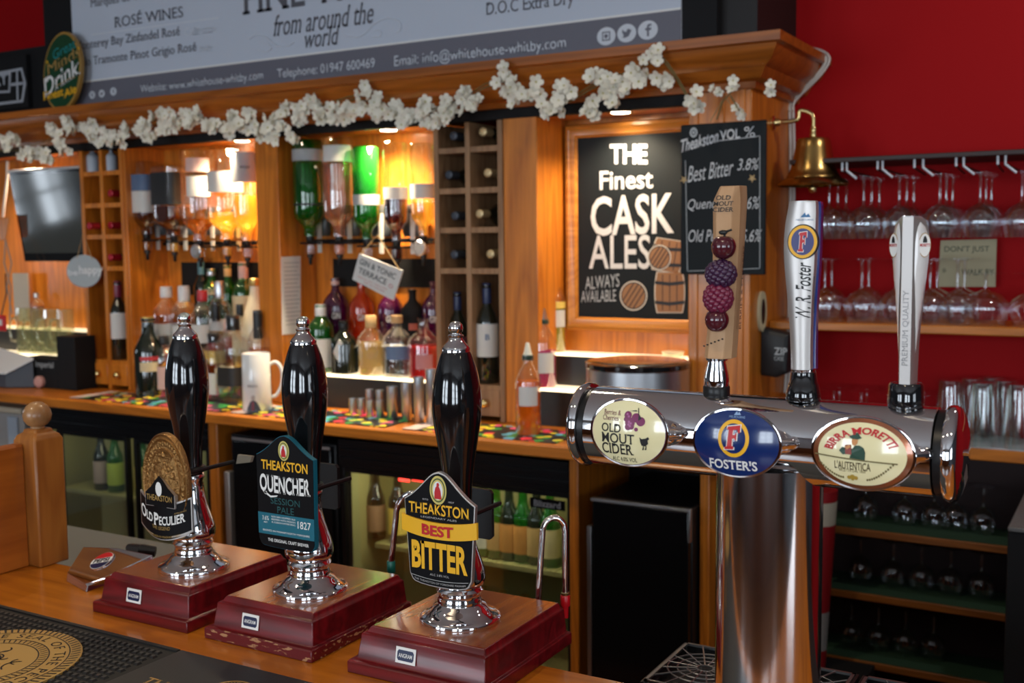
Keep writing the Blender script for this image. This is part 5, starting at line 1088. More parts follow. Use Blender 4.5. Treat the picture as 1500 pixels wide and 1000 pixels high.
# ---------------------------------------------------------------- syrups at the niche
sy = 'syrup bottles beside the framed chalkboard'
PW = mat('pump_white', (.85, .83, .7), .4); PG = mat('pump_dark_green', (.02, .06, .04), .4)
def syrup(px, top, Y, zb, hw, liq, lev, label, nozzle, labs):
    q = at(px, top, Y); r = (at(px+hw, top, Y).x-at(px-hw, top, Y).x)/2*.87; t = bottle(label, 'pump', q.x, Y, zb, q.z-zb, r, BCLR, liq, lev, labs, PG, cap=.06, capr=1.25, group=sy, name='syrup_bottle')
    h = q.z-zb; MB().lathe([(.014, q.z), (.010, q.z+.012), (.006, q.z+.032), (.004, q.z+.036)], (q.x, Y, 0), 14).build('pourer', nozzle, t); return t
syrup(773, 520, 2.71, Z0, 19, ORJ, .68, 'orange syrup bottle with white pourer on the worktop', PW, ((.38, .62, W_, 45),))
syrup(796, 468, 2.90, S1, 19, PKJ, .55, 'pink syrup bottle with steel pourer on the first step behind the orange one', CHROME, ((.22, .52, W_, 50),))
pb('yellow lime cordial bottle with slim dark neck on the top step by the frame', 'wine', 814, 392, 3.0, S2, 14, BCLR, LMJ, .52, ((.3, .5, W_, 70), (.52, .6, YLB, 80)), BLACK, cap=.1, group=sy, name='syrup_bottle')

# ---------------------------------------------------------------- ice bucket
q = at(934, 560, 2.775); r = .142; zt = at(934, 541, 2.64).z
ib = thing('ice_bucket', 'large round brushed steel ice bucket with black lid behind the beer font', 'ice bucket', (q.x, 2.775, Z0))
MB().lathe([(r*.95, Z0), (r, Z0+.006), (r, zt-.012), (r*.98, zt-.012)], (q.x, 2.775, 0), 56).build('bucket', STEEL, ib, smooth=40)
MB().lathe([(r*1.0, zt-.012), (r*1.02, zt-.009), (r*1.02, zt+.003), (r*.97, zt+.008), (r*.8, zt+.010), (.001, zt+.011)], (q.x, 2.775, 0), 56).build('lid', BLACKG, ib, smooth=40)
bw = at(984, 519, 2.99); mb = MB().lathe([(.02, S2+.0005), (.03, S2+.004), (.034, S2+.016), (.032, S2+.016), (.001, S2+.010)], (bw.x, 3.0, 0), 20)
tag(mb.build('small_dish', mat('cream_china', (.8, .72, .5), .3)), 'small cream dish on the top step at the right of the niche', 'dish')

# ---------------------------------------------------------------- framed chalkboard
Yf = 3.022; p00 = at(826, 185, Yf); p11 = at(830, 483, Yf); xL, zT_, zB = p00.x, p00.z, p11.z; xR = -1.108
zT_ = at(915, 177, Yf).z
fr = thing('framed_chalkboard', 'wooden framed chalkboard lettered THE Finest CASK ALES with drawn barrels', 'chalkboard', ((xL+xR)/2, Yf, zB))
fwid = .042; mb = MB()
outer = [(xL, zB), (xR, zB), (xR, zT_), (xL, zT_)]; ins = lambda d: [(xL+d, zB+d), (xR-d, zB+d), (xR-d, zT_-d), (xL+d, zT_-d)]
rings = [(0, 3.046), (0, 3.030), (.005, 3.020), (.014, 3.018), (.020, 3.022), (.034, 3.024), (.038, 3.030), (.042, 3.034)]
mb.loft([[(x, y, z) for x, z in ins(d)] for d, y in rings], 0, (True, False)); mb.build('frame', wood('frame_pine', 'd08a38', 'a8641e', 'x', r=.3), fr, smooth=30)
MB().box(xL+.041, xR-.041, 3.033, 3.04, zB+.041, zT_-.041).build('board', CHALK, fr, smooth=0)
mb = MB(); Yt = 3.0322
ptxt(mb, 'THE', 893, 211, 948, 240, Yt, bold=.03, k=-.05); ptxt(mb, 'Finest', 878, 249, 956, 277, Yt, bold=.015); ptxt(mb, 'CASK', 864, 285, 986, 344, Yt, bold=.02, k=.02); ptxt(mb, 'ALES', 862, 344, 952, 394, Yt, bold=.01)
ptxt(mb, 'ALWAYS', 857, 403, 907, 422, Yt, 1, k=.1); ptxt(mb, 'AVAILABLE', 851, 425, 902, 442, Yt, 1, k=.05)
mb.build('chalk_lettering', [CHW, CHG], fr, smooth=0)
mb = MB(); BRW = mat('chalk_brown', (.30, .15, .07), .85); 
def barrel_side(cx, cy, hw, hh, rot=0, bulge=1.18, y=Yt):
    def P_(u, v, e): a = u*cos(rot)-v*sin(rot); b = u*sin(rot)+v*cos(rot); q = at(cx+a, cy+b, y-e); return tuple(q)
    n = 8; out = [(hw*(1+(bulge-1)*(1-(2*i/n-1)**2))/bulge, hh*(2*i/n-1)) for i in range(n+1)]
    mb.add([P_(x+(2.5 if x > 0 else -2.5)*0+2, v, 0) if 0 else P_(x*1.08, v*1.05, 0) for x, v in out]+[P_(-x*1.08, v*1.05, 0) for x, v in reversed(out)], [tuple(range(2*n+2))], 0)
    mb.add([P_(x, v, .0005) for x, v in out]+[P_(-x, v, .0005) for x, v in reversed(out)], [tuple(range(2*n+2))], 1)
    for v in (-.5, .5):
        w_ = hw*1.02; mb.add([P_(-w_, hh*v-2.4, .001), (P_(0, hh*v, .001)), P_(w_, hh*v-2.4, .001), P_(w_, hh*v+2.4, .001), P_(0, hh*v+5, .001), P_(-w_, hh*v+2.4, .001)], [(0, 1, 2, 3, 4, 5)], 2)
    for u in (-.5, 0, .5): mb.add([P_(hw*u-.6, -hh*.9, .0008), P_(hw*u+.6, -hh*.9, .0008), P_(hw*u+.6, hh*.9, .0008), P_(hw*u-.6, hh*.9, .0008)], [(0, 1, 2, 3)], 2)
def barrel_end(cx, cy, r):
    for k, m, e in ((1.1, 0, .0012), (1.0, 2, .0014), (.92, 1, .0016)): mb.add([tuple(at(cx+r*k*.92*cos(t), cy+r*k*sin(t), Yt-e)) for t in [2*pi*i/24 for i in range(24)]], [tuple(range(24))], m)
    for u in (-.5, -.17, .17, .5):
        hh = r*.9*sqrt(1-u*u); a = .6; P2_ = lambda x, y_: tuple(at(cx+(x*cos(a)-y_*sin(a))*.92, cy+x*sin(a)+y_*cos(a), Yt-.0018)); mb.add([P2_(r*u-.8, -hh), P2_(r*u+.8, -hh), P2_(r*u+.8, hh), P2_(r*u-.8, hh)], [(0, 1, 2, 3)], 2)
barrel_side(978, 374, 22, 23, .15); barrel_end(966, 377, 17); barrel_side(981, 428, 21, 29); barrel_end(928, 433, 20)
mb.build('chalk_barrels', [mat('chalk_cream', (.6, .56, .48), .85), BRW, INK], fr, smooth=0)

# ---------------------------------------------------------------- hanging price chalkboard
Yh = 2.838; q = [at(997, 186, Yh), at(1122, 172, Yh), at(1120, 401, Yh), at(1003, 403, Yh)]
hb = thing('hanging_chalkboard', 'small black chalkboard of ale strengths hung on the right-hand post', 'chalkboard', tuple((q[2]+q[3])/2))
xs_ = (min(q[0].x, q[3].x), max(q[1].x, q[2].x)); zz = ((q[2].z+q[3].z)/2, (q[0].z+q[1].z)/2)
MB().box(xs_[0], xs_[1], Yh, Yh+.012, zz[0], zz[1]).build('board', CHALK, hb, bevel=.003)
mb = MB(); Yt = Yh-.001
ptxt(mb, 'Theakston', 997, 197, 1052, 216, Yt, 1, .22, shear=.2, serif=.04, bold=.02); ptxt(mb, 'VOL', 1054, 189, 1084, 204, Yt, 1, .05, serif=.05, bold=.02); ptxt(mb, '%', 1090, 185, 1106, 201, Yt, 1)
ptxt(mb, 'Best Bitter', 1007, 238, 1074, 262, Yt, 1, .12, shear=.3); ptxt(mb, '3.8%', 1080, 232, 1112, 249, Yt, 1, .0, shear=.3)
ptxt(mb, 'Quencher', 1007, 290, 1072, 308, Yt, 1, .03, shear=.25); ptxt(mb, '3.6%', 1082, 288, 1113, 306, Yt, 1, 0, shear=.3)
ptxt(mb, 'Old Peculier', 1008, 336, 1082, 354, Yt, 1, 0, shear=.25); ptxt(mb, '5.6%', 1086, 336, 1116, 354, Yt, 1, 0, shear=.3)
stroke(mb, [(1054, 206), (1108, 200)], Yt, .0012, 1)
for pts in (((1113, 200), (1113, 392)), ((1113, 393), (1008, 397)), ((1004, 235), (1007, 397)), ((1048, 207), (1113, 199))): stroke(mb, pts, Yt, .0011, 2)
c = at(1016, 194, Yt); flatarc(mb, c.x, c.z, Yt, .006, .011, 0, 2*pi, 2, 1.2); flatarc(mb, c.x, c.z, Yt, 0, .004, 0, 2*pi, 2, 1.2)
for x, y in ((1002, 263), (1102, 261)): c = at(x, y, Yt); mb.add([(c.x+(.012 if i % 2 else .005)*cos(pi*i/5+.3), Yt-.001, c.z+(.012 if i % 2 else .005)*sin(pi*i/5+.3)) for i in range(10)], [tuple(range(10))], 3)
mb.build('chalk_lettering', [CHW, mat('chalk_soft', (.60, .62, .64), .85), CHG, mat('star_gold', (.45, .30, .12), .5)], hb, smooth=30)
MB().tube([tuple(at(1040, 178, Yh-.001)), tuple(at(1062, 140, Yh+.01)), tuple(at(1085, 176, Yh-.001))], .0016, 6).build('hanging_string', mat('jute_string', (.4, .27, .12), .8), hb)
TNK = tint('tankard_glass', 'eef4d0', .16, .14, .85)
# ---------------------------------------------------------------- left bay: screen, signs, mugs
a = at(12, 251, 2.875); b = at(35, 383, 2.93)
tv = thing('television', 'small black television tilted down at the left of the back bar', 'television', (-3.82, 2.93, b.z))
xa, xb = a.x, -3.600
def tvp(u, v, d): z = b.z+(a.z-b.z)*v; y = b.y+(a.y-b.y)*v; return (xa+(xb-xa)*u, y+d, z+d*.15)
mb = MB()
def slab(mb, u0, u1, v0, v1, d0, d1, m=0):
    mb.loft([[tvp(u, v, d) for u, v in ((u0, v0), (u1, v0), (u1, v1), (u0, v1))] for d in (d0, d1)], m)
slab(mb, 0, 1, 0, 1, 0, .03); slab(mb, .15, .85, .15, .85, .03, .06); mb.build('casing', BLACKG, tv, bevel=.003)
mb = MB(); slab(mb, 0, 1, .985, 1.012, -.004, .024); mb.build('top_edge_highlight', SATIN, tv, bevel=.001)  # silver strip standing in for a highlight along the casing's top
mb = MB(); slab(mb, .035, .965, .095, .955, -.0015, .001); mb.build('screen', mat('dark_screen', (.055, .06, .055), .10, 0, 1), tv, smooth=0)
MB().box(-3.84, -3.78, 2.99, YB, 1.7, 1.76).build('wall_bracket', BLACK, tv)
# round hanging sign
q = at(123, 397, 2.79); rs = .0625
rsn = thing('round_hanging_sign', 'round grey slate sign lettered be happy hanging from the orange wine rack', 'sign', (q.x, 2.79, q.z-rs))
MB().lathe([(.001, 2.790), (rs*.97, 2.790), (rs, 2.792), (rs, 2.798), (.001, 2.798)], (q.x, 0, q.z), 48, axis='y').build('disc', mat('slate_blue_grey', (.34, .41, .46), .6), rsn, smooth=40); rsn.rotation_euler = (0, 0, radians(42))
mb = MB(); ptxt(mb, 'be', 108, 394, 117, 403, 2.789, 0, bold=.02); ptxt(mb, 'happy', 118, 389, 140, 405, 2.789, 0, bold=.03)
mb.build('lettering', mat('pale_blue_white', (.62, .68, .72), .6), rsn, smooth=0)
tk = V((q.x, 2.80, at(121, 341, 2.80).z))
MB().tube([(q.x-.022, 2.789, q.z+.050), (tk.x, 2.806, tk.z), (q.x+.032, 2.789, q.z+.045)], .0016, 6).build('hanging_string', mat('jute_string'), rsn)
# row of glass tankards on the first step, far left
def tankard(px, label):
    c = at(px, 505, 2.925); t = thing('glass_tankard', label, 'tankard', (c.x, 2.925, S1), 'upturned glass tankards'); r = .036; h = .185
    MB().lathe([(r*.98, S1), (r, S1+.01), (r*.95, S1+.05), (r*.96, S1+.1), (r*.93, S1+h-.012), (r*.88, S1+h), (.001, S1+h-.004)], (c.x, 2.925, 0), 14).build('body', TNK, t, smooth=20)
    MB().tube([(c.x-r*.93, 2.91, S1+.145), (c.x-r-.026, 2.905, S1+.14), (c.x-r-.034, 2.90, S1+.095), (c.x-r-.026, 2.905, S1+.05), (c.x-r*.93, 2.91, S1+.045)], .006, 8).build('tankard_handle', TNK, t, smooth=60)
for px, l in ((38, 'upturned glass tankard, leftmost of the row left of the orange wine rack'), (58, 'upturned glass tankard, second of the row left of the orange wine rack'), (78, 'upturned glass tankard, third of the row left of the orange wine rack'), (97, 'upturned glass tankard, right end of the row beside the orange wine rack')): tankard(px, l)
q = at(55, 470, 3.0); bottle('bottle with silver cap behind the upturned glass tankards', 'spirit', q.x, 3.0, S2, at(55, 436, 3.0).z-S2+.02, .03, BCLR, BRN, .6, (), SILC, group='bottles at the left end')
# till box, papers, pink sponge, red tag
c0 = at(45, 495, 2.78); c1 = at(118, 568, 2.78)
tl_ = thing('card_machine_box', 'black box with grey lettering on the back worktop beneath the glass tankards', 'box', ((c0.x+c1.x)/2, 2.79, Z0))
xm = at(84, 540, 2.76).x; z2 = at(95, 492, 2.78).z; z3 = at(60, 525, 2.76).z
MB().box(xm, c1.x, 2.76, 2.86, Z0, z2).box(c0.x-.05, xm, 2.76, 2.86, Z0, z3).build('casing', BLACKM, tl_, bevel=.004)
mb = MB(); ptxt(mb, 'Imperial', 52, 529, 78, 541, 2.7585, 0, 0); mb.build('lettering', CHG, tl_, smooth=0)
q = at(54, 546, 2.74); tag(MB().lathe([(.001, 2.735), (.018, 2.737), (.024, 2.745), (.022, 2.76), (.001, 2.762)], (q.x, 0, Z0+.0245), 20, axis='y').build('pink_sponge', mat('pink_foam', (.6, .32, .28), .8)), 'small round pink sponge on the worktop in front of the black box', 'sponge')
pp = [at(-60, 545, 2.72), at(8, 545, 2.68), at(49, 524, 2.74), at(-5, 508, 2.84)]
mb = MB(); mb.loft([[(p.x, p.y, p.z+dz) for i, p in enumerate(pp)] for dz in (-.008, 0)]); tag(mb.build('paper_sheaf', PAPER, smooth=0), 'white sheaf of papers on top of the binder at the far left of the worktop', 'papers')
mb = MB(); mb.loft([[(p.x-.01, p.y+.006, (Z0+.0005 if z else p.z-.0095)) for p in pp] for z in (1, 0)]); o = mb.build('ring_binder', mat('navy_grey_binder', (.05, .06, .08), .5), smooth=0, bevel=.004)
tag(o, 'dark ring binder under the white papers at the far left', 'binder')
q = at(3, 472, 2.84); rt_ = thing('red_tag', 'red plastic tag with white window at the left edge', 'tag', (q.x, 2.84, q.z-.03))
MB().box(q.x-.04, q.x+.018, 2.836, 2.85, q.z-.036, q.z+.03).build('tag_body', mat('red_plastic'), rt_, bevel=.004); MB().box(q.x-.03, q.x+.006, 2.834, 2.836, q.z-.012, q.z+.012).build('window', WHITE, rt_, smooth=0)
MB().tube([(q.x-.01, 2.845, q.z+.03), (q.x+.01, 2.86, q.z+.12), (q.x-.005, 2.87, q.z+.20)], .003, 6).build('cord', BLACK, rt_)
mb = MB().box(at(18, 400, 3.0).x, at(40, 400, 3.0).x, 3.0, 3.004, at(30, 470, 3.0).z, at(30, 400, 3.0).z); tag(mb.build('pinned_card', mat('grey_card', (.42, .40, .36), .7), smooth=0), 'blank grey card behind the cords at the far left', 'card')
mb = MB().tube([tuple(at(x, y, 2.9)) for x, y in ((11, 236), (11, 258), (6, 300), (4, 322))], .006, 8); tag(mb.build('white_cable', mat('white_cable_sheath', (.66, .64, .60), .5)), 'white cable hanging left of the television', 'cable')
mb = MB(); mb.loft([[tuple(at(x, y, Y)) for x, y in ((-14, 318), (15, 318), (8, 352), (-10, 352))] for Y in (2.86, 2.90)]); hk = tag(mb.build('wooden_shade', WZ, smooth=0, bevel=.003), 'brown wooden block hanging at the left edge beside the television', 'block')
tag(MB().tube([tuple(at(x, y, 2.85)) for x, y in ((8, 350), (6, 385), (16, 420), (14, 470))], .003, 6).build('grey_cord', mat('grey_cord', (.35, .30, .26), .7)), 'grey cord dangling nearest the left edge below the wooden block', 'cord')
mb = MB().tube([tuple(at(x, y, 2.852)) for x, y in ((8, 352), (17, 385), (10, 420), (18, 460))], .003, 6); tag(mb.build('grey_cord', mat('grey_cord')), 'grey cord with a bend dangling right of the other cord at the left edge', 'cord')

# paper pinned to the side of the gin bay, terrace plaque
xw = -2.5795; pc = [atx(412, 376, xw), atx(440, 375, xw), atx(440, 488, xw), atx(413, 490, xw)]
mb = MB(); mb.loft([[(xw+d, p.y, p.z) for p in pc] for d in (0, .0015)]); pn_ = thing('pinned_note', 'long white printed note pinned on the left side of the gin bay', 'note', (xw, pc[3].y, pc[3].z)); mb.build('paper', PAPER, pn_, smooth=0)
mb = MB(); zt, zb = pc[0].z, pc[3].z
for i in range(16):
    z = zt-.02-(zt-zb-.04)*i/16; y0 = pc[0].y+.01; y1 = pc[1].y-.008-.02*((i*7) % 3)/3; mb.add([(xw+.002, y0, z), (xw+.002, y1, z), (xw+.002, y1, z-.0035), (xw+.002, y0, z-.0035)], [(0, 1, 2, 3)])
mb.build('printed_lines', CHG, pn_, smooth=0)
YG = 2.815; cr = [at(526, 371, YG), at(590, 396, YG), at(576, 440, YG), at(516, 409, YG)]
ts = thing('terrace_plaque', 'tilted white plaque lettered GIN & TONIC TERRACE hanging in the gin bay', 'sign', tuple(cr[2]))
mb = MB(); mb.loft([[(p.x, p.y+d, p.z) for p in (cr[3], cr[2], cr[1], cr[0])] for d in (0, .005)]); mb.build('plaque', mat('plaque_white', (.56, .57, .57), .5), ts, smooth=0)
U_ = (cr[1]-cr[0]+cr[2]-cr[3])/2; V_ = (cr[0]-cr[3]+cr[1]-cr[2])/2; O_ = (cr[0]+cr[1]+cr[2]+cr[3])/4+V((0, -.001, 0))
def ptx(mb, t, u, v, w_, h_, m, **kw): mb.txt(t, w_, h_, lambda a, b: O_+U_.normalized()*(a+u*U_.length)+V_.normalized()*(b+v*V_.length), m, **kw)
mb = MB(); ptx(mb, 'GIN & TONIC', -.02, .24, U_.length*.84, V_.length*.2, 0, bold=.01); ptx(mb, 'TERRACE', -.08, -.06, U_.length*.66, V_.length*.2, 0, bold=.01); ptx(mb, 'OPEN ALL DAY - TAKE A SEAT', -.04, -.28, U_.length*.7, V_.length*.06, 1); ptx(mb, 'ASK AT THE BAR', .02, -.38, U_.length*.5, V_.length*.06, 1); ptx(mb, 'o', .36, -.12, U_.length*.1, V_.length*.14, 1)
mb.build('lettering', [mat('slate_ink', (.06, .07, .08), .6), mat('rose_print', (.5, .22, .24), .6)], ts, smooth=0)
hp_ = at(553, 344, YG); MB().tube([tuple(cr[0]+V((.006, 0, -.004))), tuple(hp_), tuple(cr[1]+V((-.012, 0, 0)))], .002, 6).build('hanging_string', mat('jute_string'), ts)

# ---------------------------------------------------------------- fridges under the back worktop
LINE = mat('fridge_lining', (.38, .35, .16), .6); GRILL = mat('fridge_black', (.006, .006, .007), .3, spec=.3)
def fridge(label, px0, px1, doors, ztop, zbot, shelves, power, Y=2.665, zcap=1.003):
    x0 = at(px0, 700, Y).x; x1 = at(px1, 700, Y).x; t = thing('bottle_fridge', label, 'fridge', ((x0+x1)/2, Y+.15, .05), 'bottle fridges under the worktop')
    D = .32; th = .02
    mb = MB(); mb.box(x0, x0+th, Y+.03, Y+D, .05, zcap).box(x1-th, x1, Y+.03, Y+D, .05, zcap).box(x0+th, x1-th, Y+.03, Y+D, .05, zbot-.02).box(x0+th, x1-th, Y+D-.01, Y+D, zbot-.02, zcap).box(x0+th, x1-th, Y+.03, Y+D-.01, ztop+.03, zcap)
    mb.build('carcass', GRILL, t, smooth=0)
    mb = MB(); i = .003; mb.add([(x0+th+i, Y+.035, zbot-.019), (x1-th-i, Y+.035, zbot-.019), (x1-th-i, Y+.035, ztop+.029), (x0+th+i, Y+.035, ztop+.029), (x0+th+i, Y+D-.013, zbot-.019), (x1-th-i, Y+D-.013, zbot-.019), (x1-th-i, Y+D-.013, ztop+.029), (x0+th+i, Y+D-.013, ztop+.029)],
          [(4, 5, 6, 7), (0, 4, 7, 3), (1, 2, 6, 5), (0, 1, 5, 4), (3, 7, 6, 2)]); mb.build('lining', LINE, t, smooth=0, fix=False)
    mb = MB(); mb.box(x0, x1, Y, Y+.03, ztop+.012, zcap)
    for k in range(3): mb.box(x0+.01, x1-.01, Y-.006, Y, ztop+.03+.028*k, ztop+.045+.028*k)
    mb.build('header_grille', GRILL, t, bevel=.001)
    for z in shelves:
        mb = MB().box(x0+th+.06, x1-th-.004, Y+.075, Y+.078, z-.012, z+.002)
        mb.box(x0+th+.06, x1-th-.004, Y+.078, Y+D-.02, z-.006, z-.003)  # solid plate added under the wires to block light from below
        for k in range(40): xx = x0+th+.06+(x1-x0-2*th-.07)*k/39; mb.box(xx-.0025, xx+.0025, Y+.078, Y+D-.02, z-.0029, z)
        mb.build('plated_wire_shelf', LINE, t, smooth=0)
    for a, b in doors:
        d0 = at(a, 700, Y).x; d1 = at(b, 700, Y).x; mb = MB(); f = .014
        mb.box(d0, d0+f, Y+.004, Y+.026, zbot-.04, ztop+.01).box(d1-f, d1, Y+.004, Y+.026, zbot-.04, ztop+.01).box(d0+f, d1-f, Y+.004, Y+.026, zbot-.04, zbot).box(d0+f, d1-f, Y+.004, Y+.026, ztop-.004, ztop+.01)
        o = mb.build('door', GRILL, t, bevel=.001); MB().box(d0+f, d1-f, Y+.012, Y+.016, zbot, ztop-.004).build('glass_pane', PANE, o, smooth=0)
    l = area('fridge_light', ((x0+x1)/2, Y+.05, ztop+.02), ((x0+x1)/2, Y+.2, zbot), (x1-x0)*.8, .03, power, (1, .93, .62))
    return t, x0, x1
z1t = at(140, 640, 2.67).z; z3t = at(600, 700, 2.67).z
f1 = fridge('black bottle fridge with lit left door behind the newel post', 44, 310, ((84, 186), (196, 306)), z1t, at(140, 850, 2.67).z-.12, (at(150, 722, 2.75).z,), .5)
f3 = fridge('black bottle fridge with lit bottles behind the BEST BITTER clip', 496, 838, ((498, 668), (668, 836)), z3t, at(600, 930, 2.67).z-.05, (at(552, 795, 2.75).z,), 1.3)
def fb(px, zb, hpx, label, glass, lm, half=80):
    q = at(px, 750, 2.80); bottle(label, 'beer', q.x, 2.80, zb, hpx, .031, glass, None, .5, ((.12, .5, lm, half),), GOLDC, cap=.05, group='beer bottles in the fridges', name='beer_bottle', cat='beer bottle', seg=14)
zs1 = at(150, 722, 2.75).z+.0005; zs3 = at(552, 795, 2.75).z+.0005
for px, l, g, lm in ((152, 'brown beer bottle with colourful label in the left fridge', BDRK, mat('label_multi', (.4, .3, .28), .6)), (172, 'beer bottle with lime label beside the colourful one in the left fridge', BGRN, mat('label_lime', (.4, .5, .08), .6)), (212, 'pale beer bottle behind the right door of the left fridge', BGRN, YLB)): fb(px, zs1, .225, l, g, lm)
for k, (px, l, g, lm) in enumerate(((551, 'brown beer bottle with oval bronze label in the lit fridge left of the clip', BDRK, mat('label_bronze', (.35, .2, .12), .6)), (583, 'dark beer bottle with gold label right beside the bronze labelled one', BDRK, YLB), (708, 'green beer bottle just right of the black rear clip', BGRN, W_), (727, 'green beer bottle with tan label on the fridge shelf', BGRN, mat('label_tan', (.45, .28, .12), .6)), (746, 'brown beer bottle with orange label on the fridge shelf', BDRK, mat('label_orange', (.5, .22, .06), .6)), (766, 'green beer bottle with orange label right of centre of the fridge shelf', BGRN, mat('label_orange')), (786, 'brown beer bottle with tan label behind the swan neck', BDRK, mat('label_tan')), (806, 'green beer bottle with pale label at the right of the fridge', BGRN, CRM))): fb(px, zs3, .225, l, g, lm)
zb3 = at(600, 930, 2.67).z-.068
for px, l in ((530, 'green bottle on the fridge floor, left end'), (705, 'green bottle on the fridge floor right of the third pump'), (735, 'second green bottle on the fridge floor right of the third pump'), (768, 'third green bottle on the fridge floor right of the third pump')): fb(px, zb3, .21, l, BGRN, mat('label_lime'))
# brand plate
q = at(802, 738, 2.664); t3 = f3[0]; mb = MB().box(q.x-.055, q.x+.055, 2.662, 2.666, q.z-.014, q.z+.014); o = mb.build('brand_plate', BLACKG, t3, smooth=0)
mb = MB().txt('Blizzard', .085, .018, pl(q.x, q.z, 2.6612), 0, bold=.02); mb.build('lettering', GREY, o, smooth=0)
mb = MB(); 
for px in (592, 612): q = at(px, 703, 2.69); mb.box(q.x-.02, q.x+.02, 2.688, 2.69, q.z-.004, q.z+.004)
mb.build('red_indicator', mat('red_lamp', (1, .05, .04), .5, emit=(1, .04, .03), es=4), t3, smooth=0)
# dark dishwasher between the fridges
x0 = at(334, 700, 2.66).x; x1 = at(490, 700, 2.66).x; dw = thing('glass_washer', 'black under-counter machine with a silver door edge between the fridges', 'glass washer', ((x0+x1)/2, 2.8, .05))
MB().box(x0+.01, x1, 2.67, 2.97, .05, .985).build('casing', BLACK, dw, bevel=.004)
mb = MB().box(x0+.03, x1-.01, 2.655, 2.67, .15, at(420, 648, 2.66).z-.01); d = mb.build('door', mat('black_glass_door', (.005, .005, .006), .12, 0, 0, spec=.35), dw, bevel=.003)
MB().box(x0, x0+.022, 2.642, 2.67, .15, at(334, 690, 2.65).z).build('silver_edge', SATIN, d, bevel=.003); zz_ = at(420, 646, 2.66).z
MB().box(x0+.03, x1-.01, 2.653, 2.657, zz_-.012, zz_-.004).build('trim_line', SATIN, d, smooth=0)
# mini fridge at the right
Ym = 2.60; x0 = at(866, 800, Ym).x; x1 = at(1030, 750, 2.68).x-.006; zt = at(866, 727, Ym).z
mf = thing('wine_cooler', 'black wine cooler with a thin steel top edge under the right end of the worktop', 'wine cooler', ((x0+x1)/2, Ym+.2, .05))
MB().box(x0, x1, Ym+.02, Ym+.4, .05, zt-.005).build('casing', BLACK, mf, bevel=.004)
d = MB().box(x0+.004, x1-.004, Ym, Ym+.018, .1, zt-.012).build('door', mat('black_glass_door'), mf, bevel=.003)
MB().box(x0, x1, Ym-.003, Ym+.016, zt-.011, zt-.003).box(x0-.012, x0, Ym-.002, Ym+.02, .1, at(860, 770, Ym).z).box(x1-.004, x1+.002, Ym-.003, Ym+.01, zt-.09, zt-.003).build('steel_edge', STEEL, d, bevel=.001)
# pale appliance at the far left under the worktop
xr = at(36, 640, 2.66).x; ap = thing('pale_appliance', 'pale grey appliance with cream top under the far left end of the worktop', 'appliance', (xr-.3, 2.8, .05)); zt = at(15, 598, 2.66).z
MB().box(xr-.7, xr, 2.66, 2.98, .05, zt-.02).build('casing', mat('warm_grey_panel', (.38, .36, .34), .5), ap, bevel=.004); MB().box(xr-.7, xr-.01, 2.655, 2.98, zt-.018, zt+.004).build('top', mat('cream_panel', (.60, .52, .38), .5), ap, bevel=.004)
MB().box(xr-.085, xr-.03, 2.648, 2.66, .1, zt-.03).build('blue_grey_strip', mat('pale_steel_blue', (.42, .48, .55), .4), ap, bevel=.002)

# ---------------------------------------------------------------- right-hand alcove
GREEN = mat('green_baize', (.012, .045, .022), .8)
us = MB().box(-.918, 1.0, 3.02, 3.268, 1.365, 1.388); tag(us.build('wall_shelf', WX, bevel=.003), 'orange wooden wall shelf carrying upturned wine glasses, right of the back bar', 'shelf')
cab = thing('glass_cabinet', 'open wooden cabinet with green lined shelves of glasses below the right-hand ledge', 'cabinet', (0, 3.15, 0))
MB().box(-.918, 1.0, 3.075, 3.268, 1.03, 1.062).build('ledge_top', WX, cab, bevel=.003)
MB().box(-.915, 1.0, 3.085, 3.265, 1.0621, 1.0655).build('glass_mat', mat('silver_mat', (.50, .52, .54), .35, .3, bump=.6, bs=160), cab, smooth=0)
for z in (.808, .625, .43):
    s_ = MB().box(-.918, 1.0, 3.08, 3.262, z-.022, z-.002).build('shelf', mat('shaded_shelf_wood') if 'shaded_shelf_wood' in MC else wood('shaded_shelf_wood', '8c5216', '6a3a0c', 'x', r=.5, coat=0), cab, bevel=.002); MB().box(-.916, 1.0, 3.086, 3.26, z-.0019, z).build('green_lining', GREEN, s_, smooth=0)  # shelf wood darkened, shade below the ledge put into its colour
MB().box(-.918, 1.0, 3.262, 3.268, 0, 1.03).build('back_panel', mat('dark_maroon_board', (.02, .006, .006), .7), cab, smooth=0)
MB().box(-.918, -.90, 3.05, 3.262, 0, 1.03).build('side_panel', BLACKM, cab, smooth=0)
# glass rack
zr_ = at(1350, 232, 3.02).z; rk = thing('hanging_glass_rack', 'dark wall rack with white rails holding upturned wine glasses', 'glass rack', (-.2, 3.13, zr_-.05))
MB().box(-.86, 1.0, 3.0, 3.268, zr_-.002, zr_+.011).build('rack_board', mat('dark_rack_wood', (.03, .012, .010), .5), rk, bevel=.002)
rail = [at(x, 240, 3.02).x for x in (1213, 1264, 1317, 1377, 1437, 1499, 1562)]; RW = mat('white_rail', (.62, .66, .72), .35)
for x in rail:
    for s in (-1, 1):
        xo = x+s*.040; mb = MB().tube([(xo, 3.012, zr_-.002), (xo, 3.012, zr_-.024)]+([(xo-s*.026, 3.012, zr_-.046)] if s < 0 else []), .0032, 8)
        mb.tube([(xo, 3.012, zr_-.024), (xo-s*.012, 3.25, zr_-.030)], .0026, 6, 1); mb.build('rail', [RW, mat('dark_rack_wood')], rk, smooth=60)
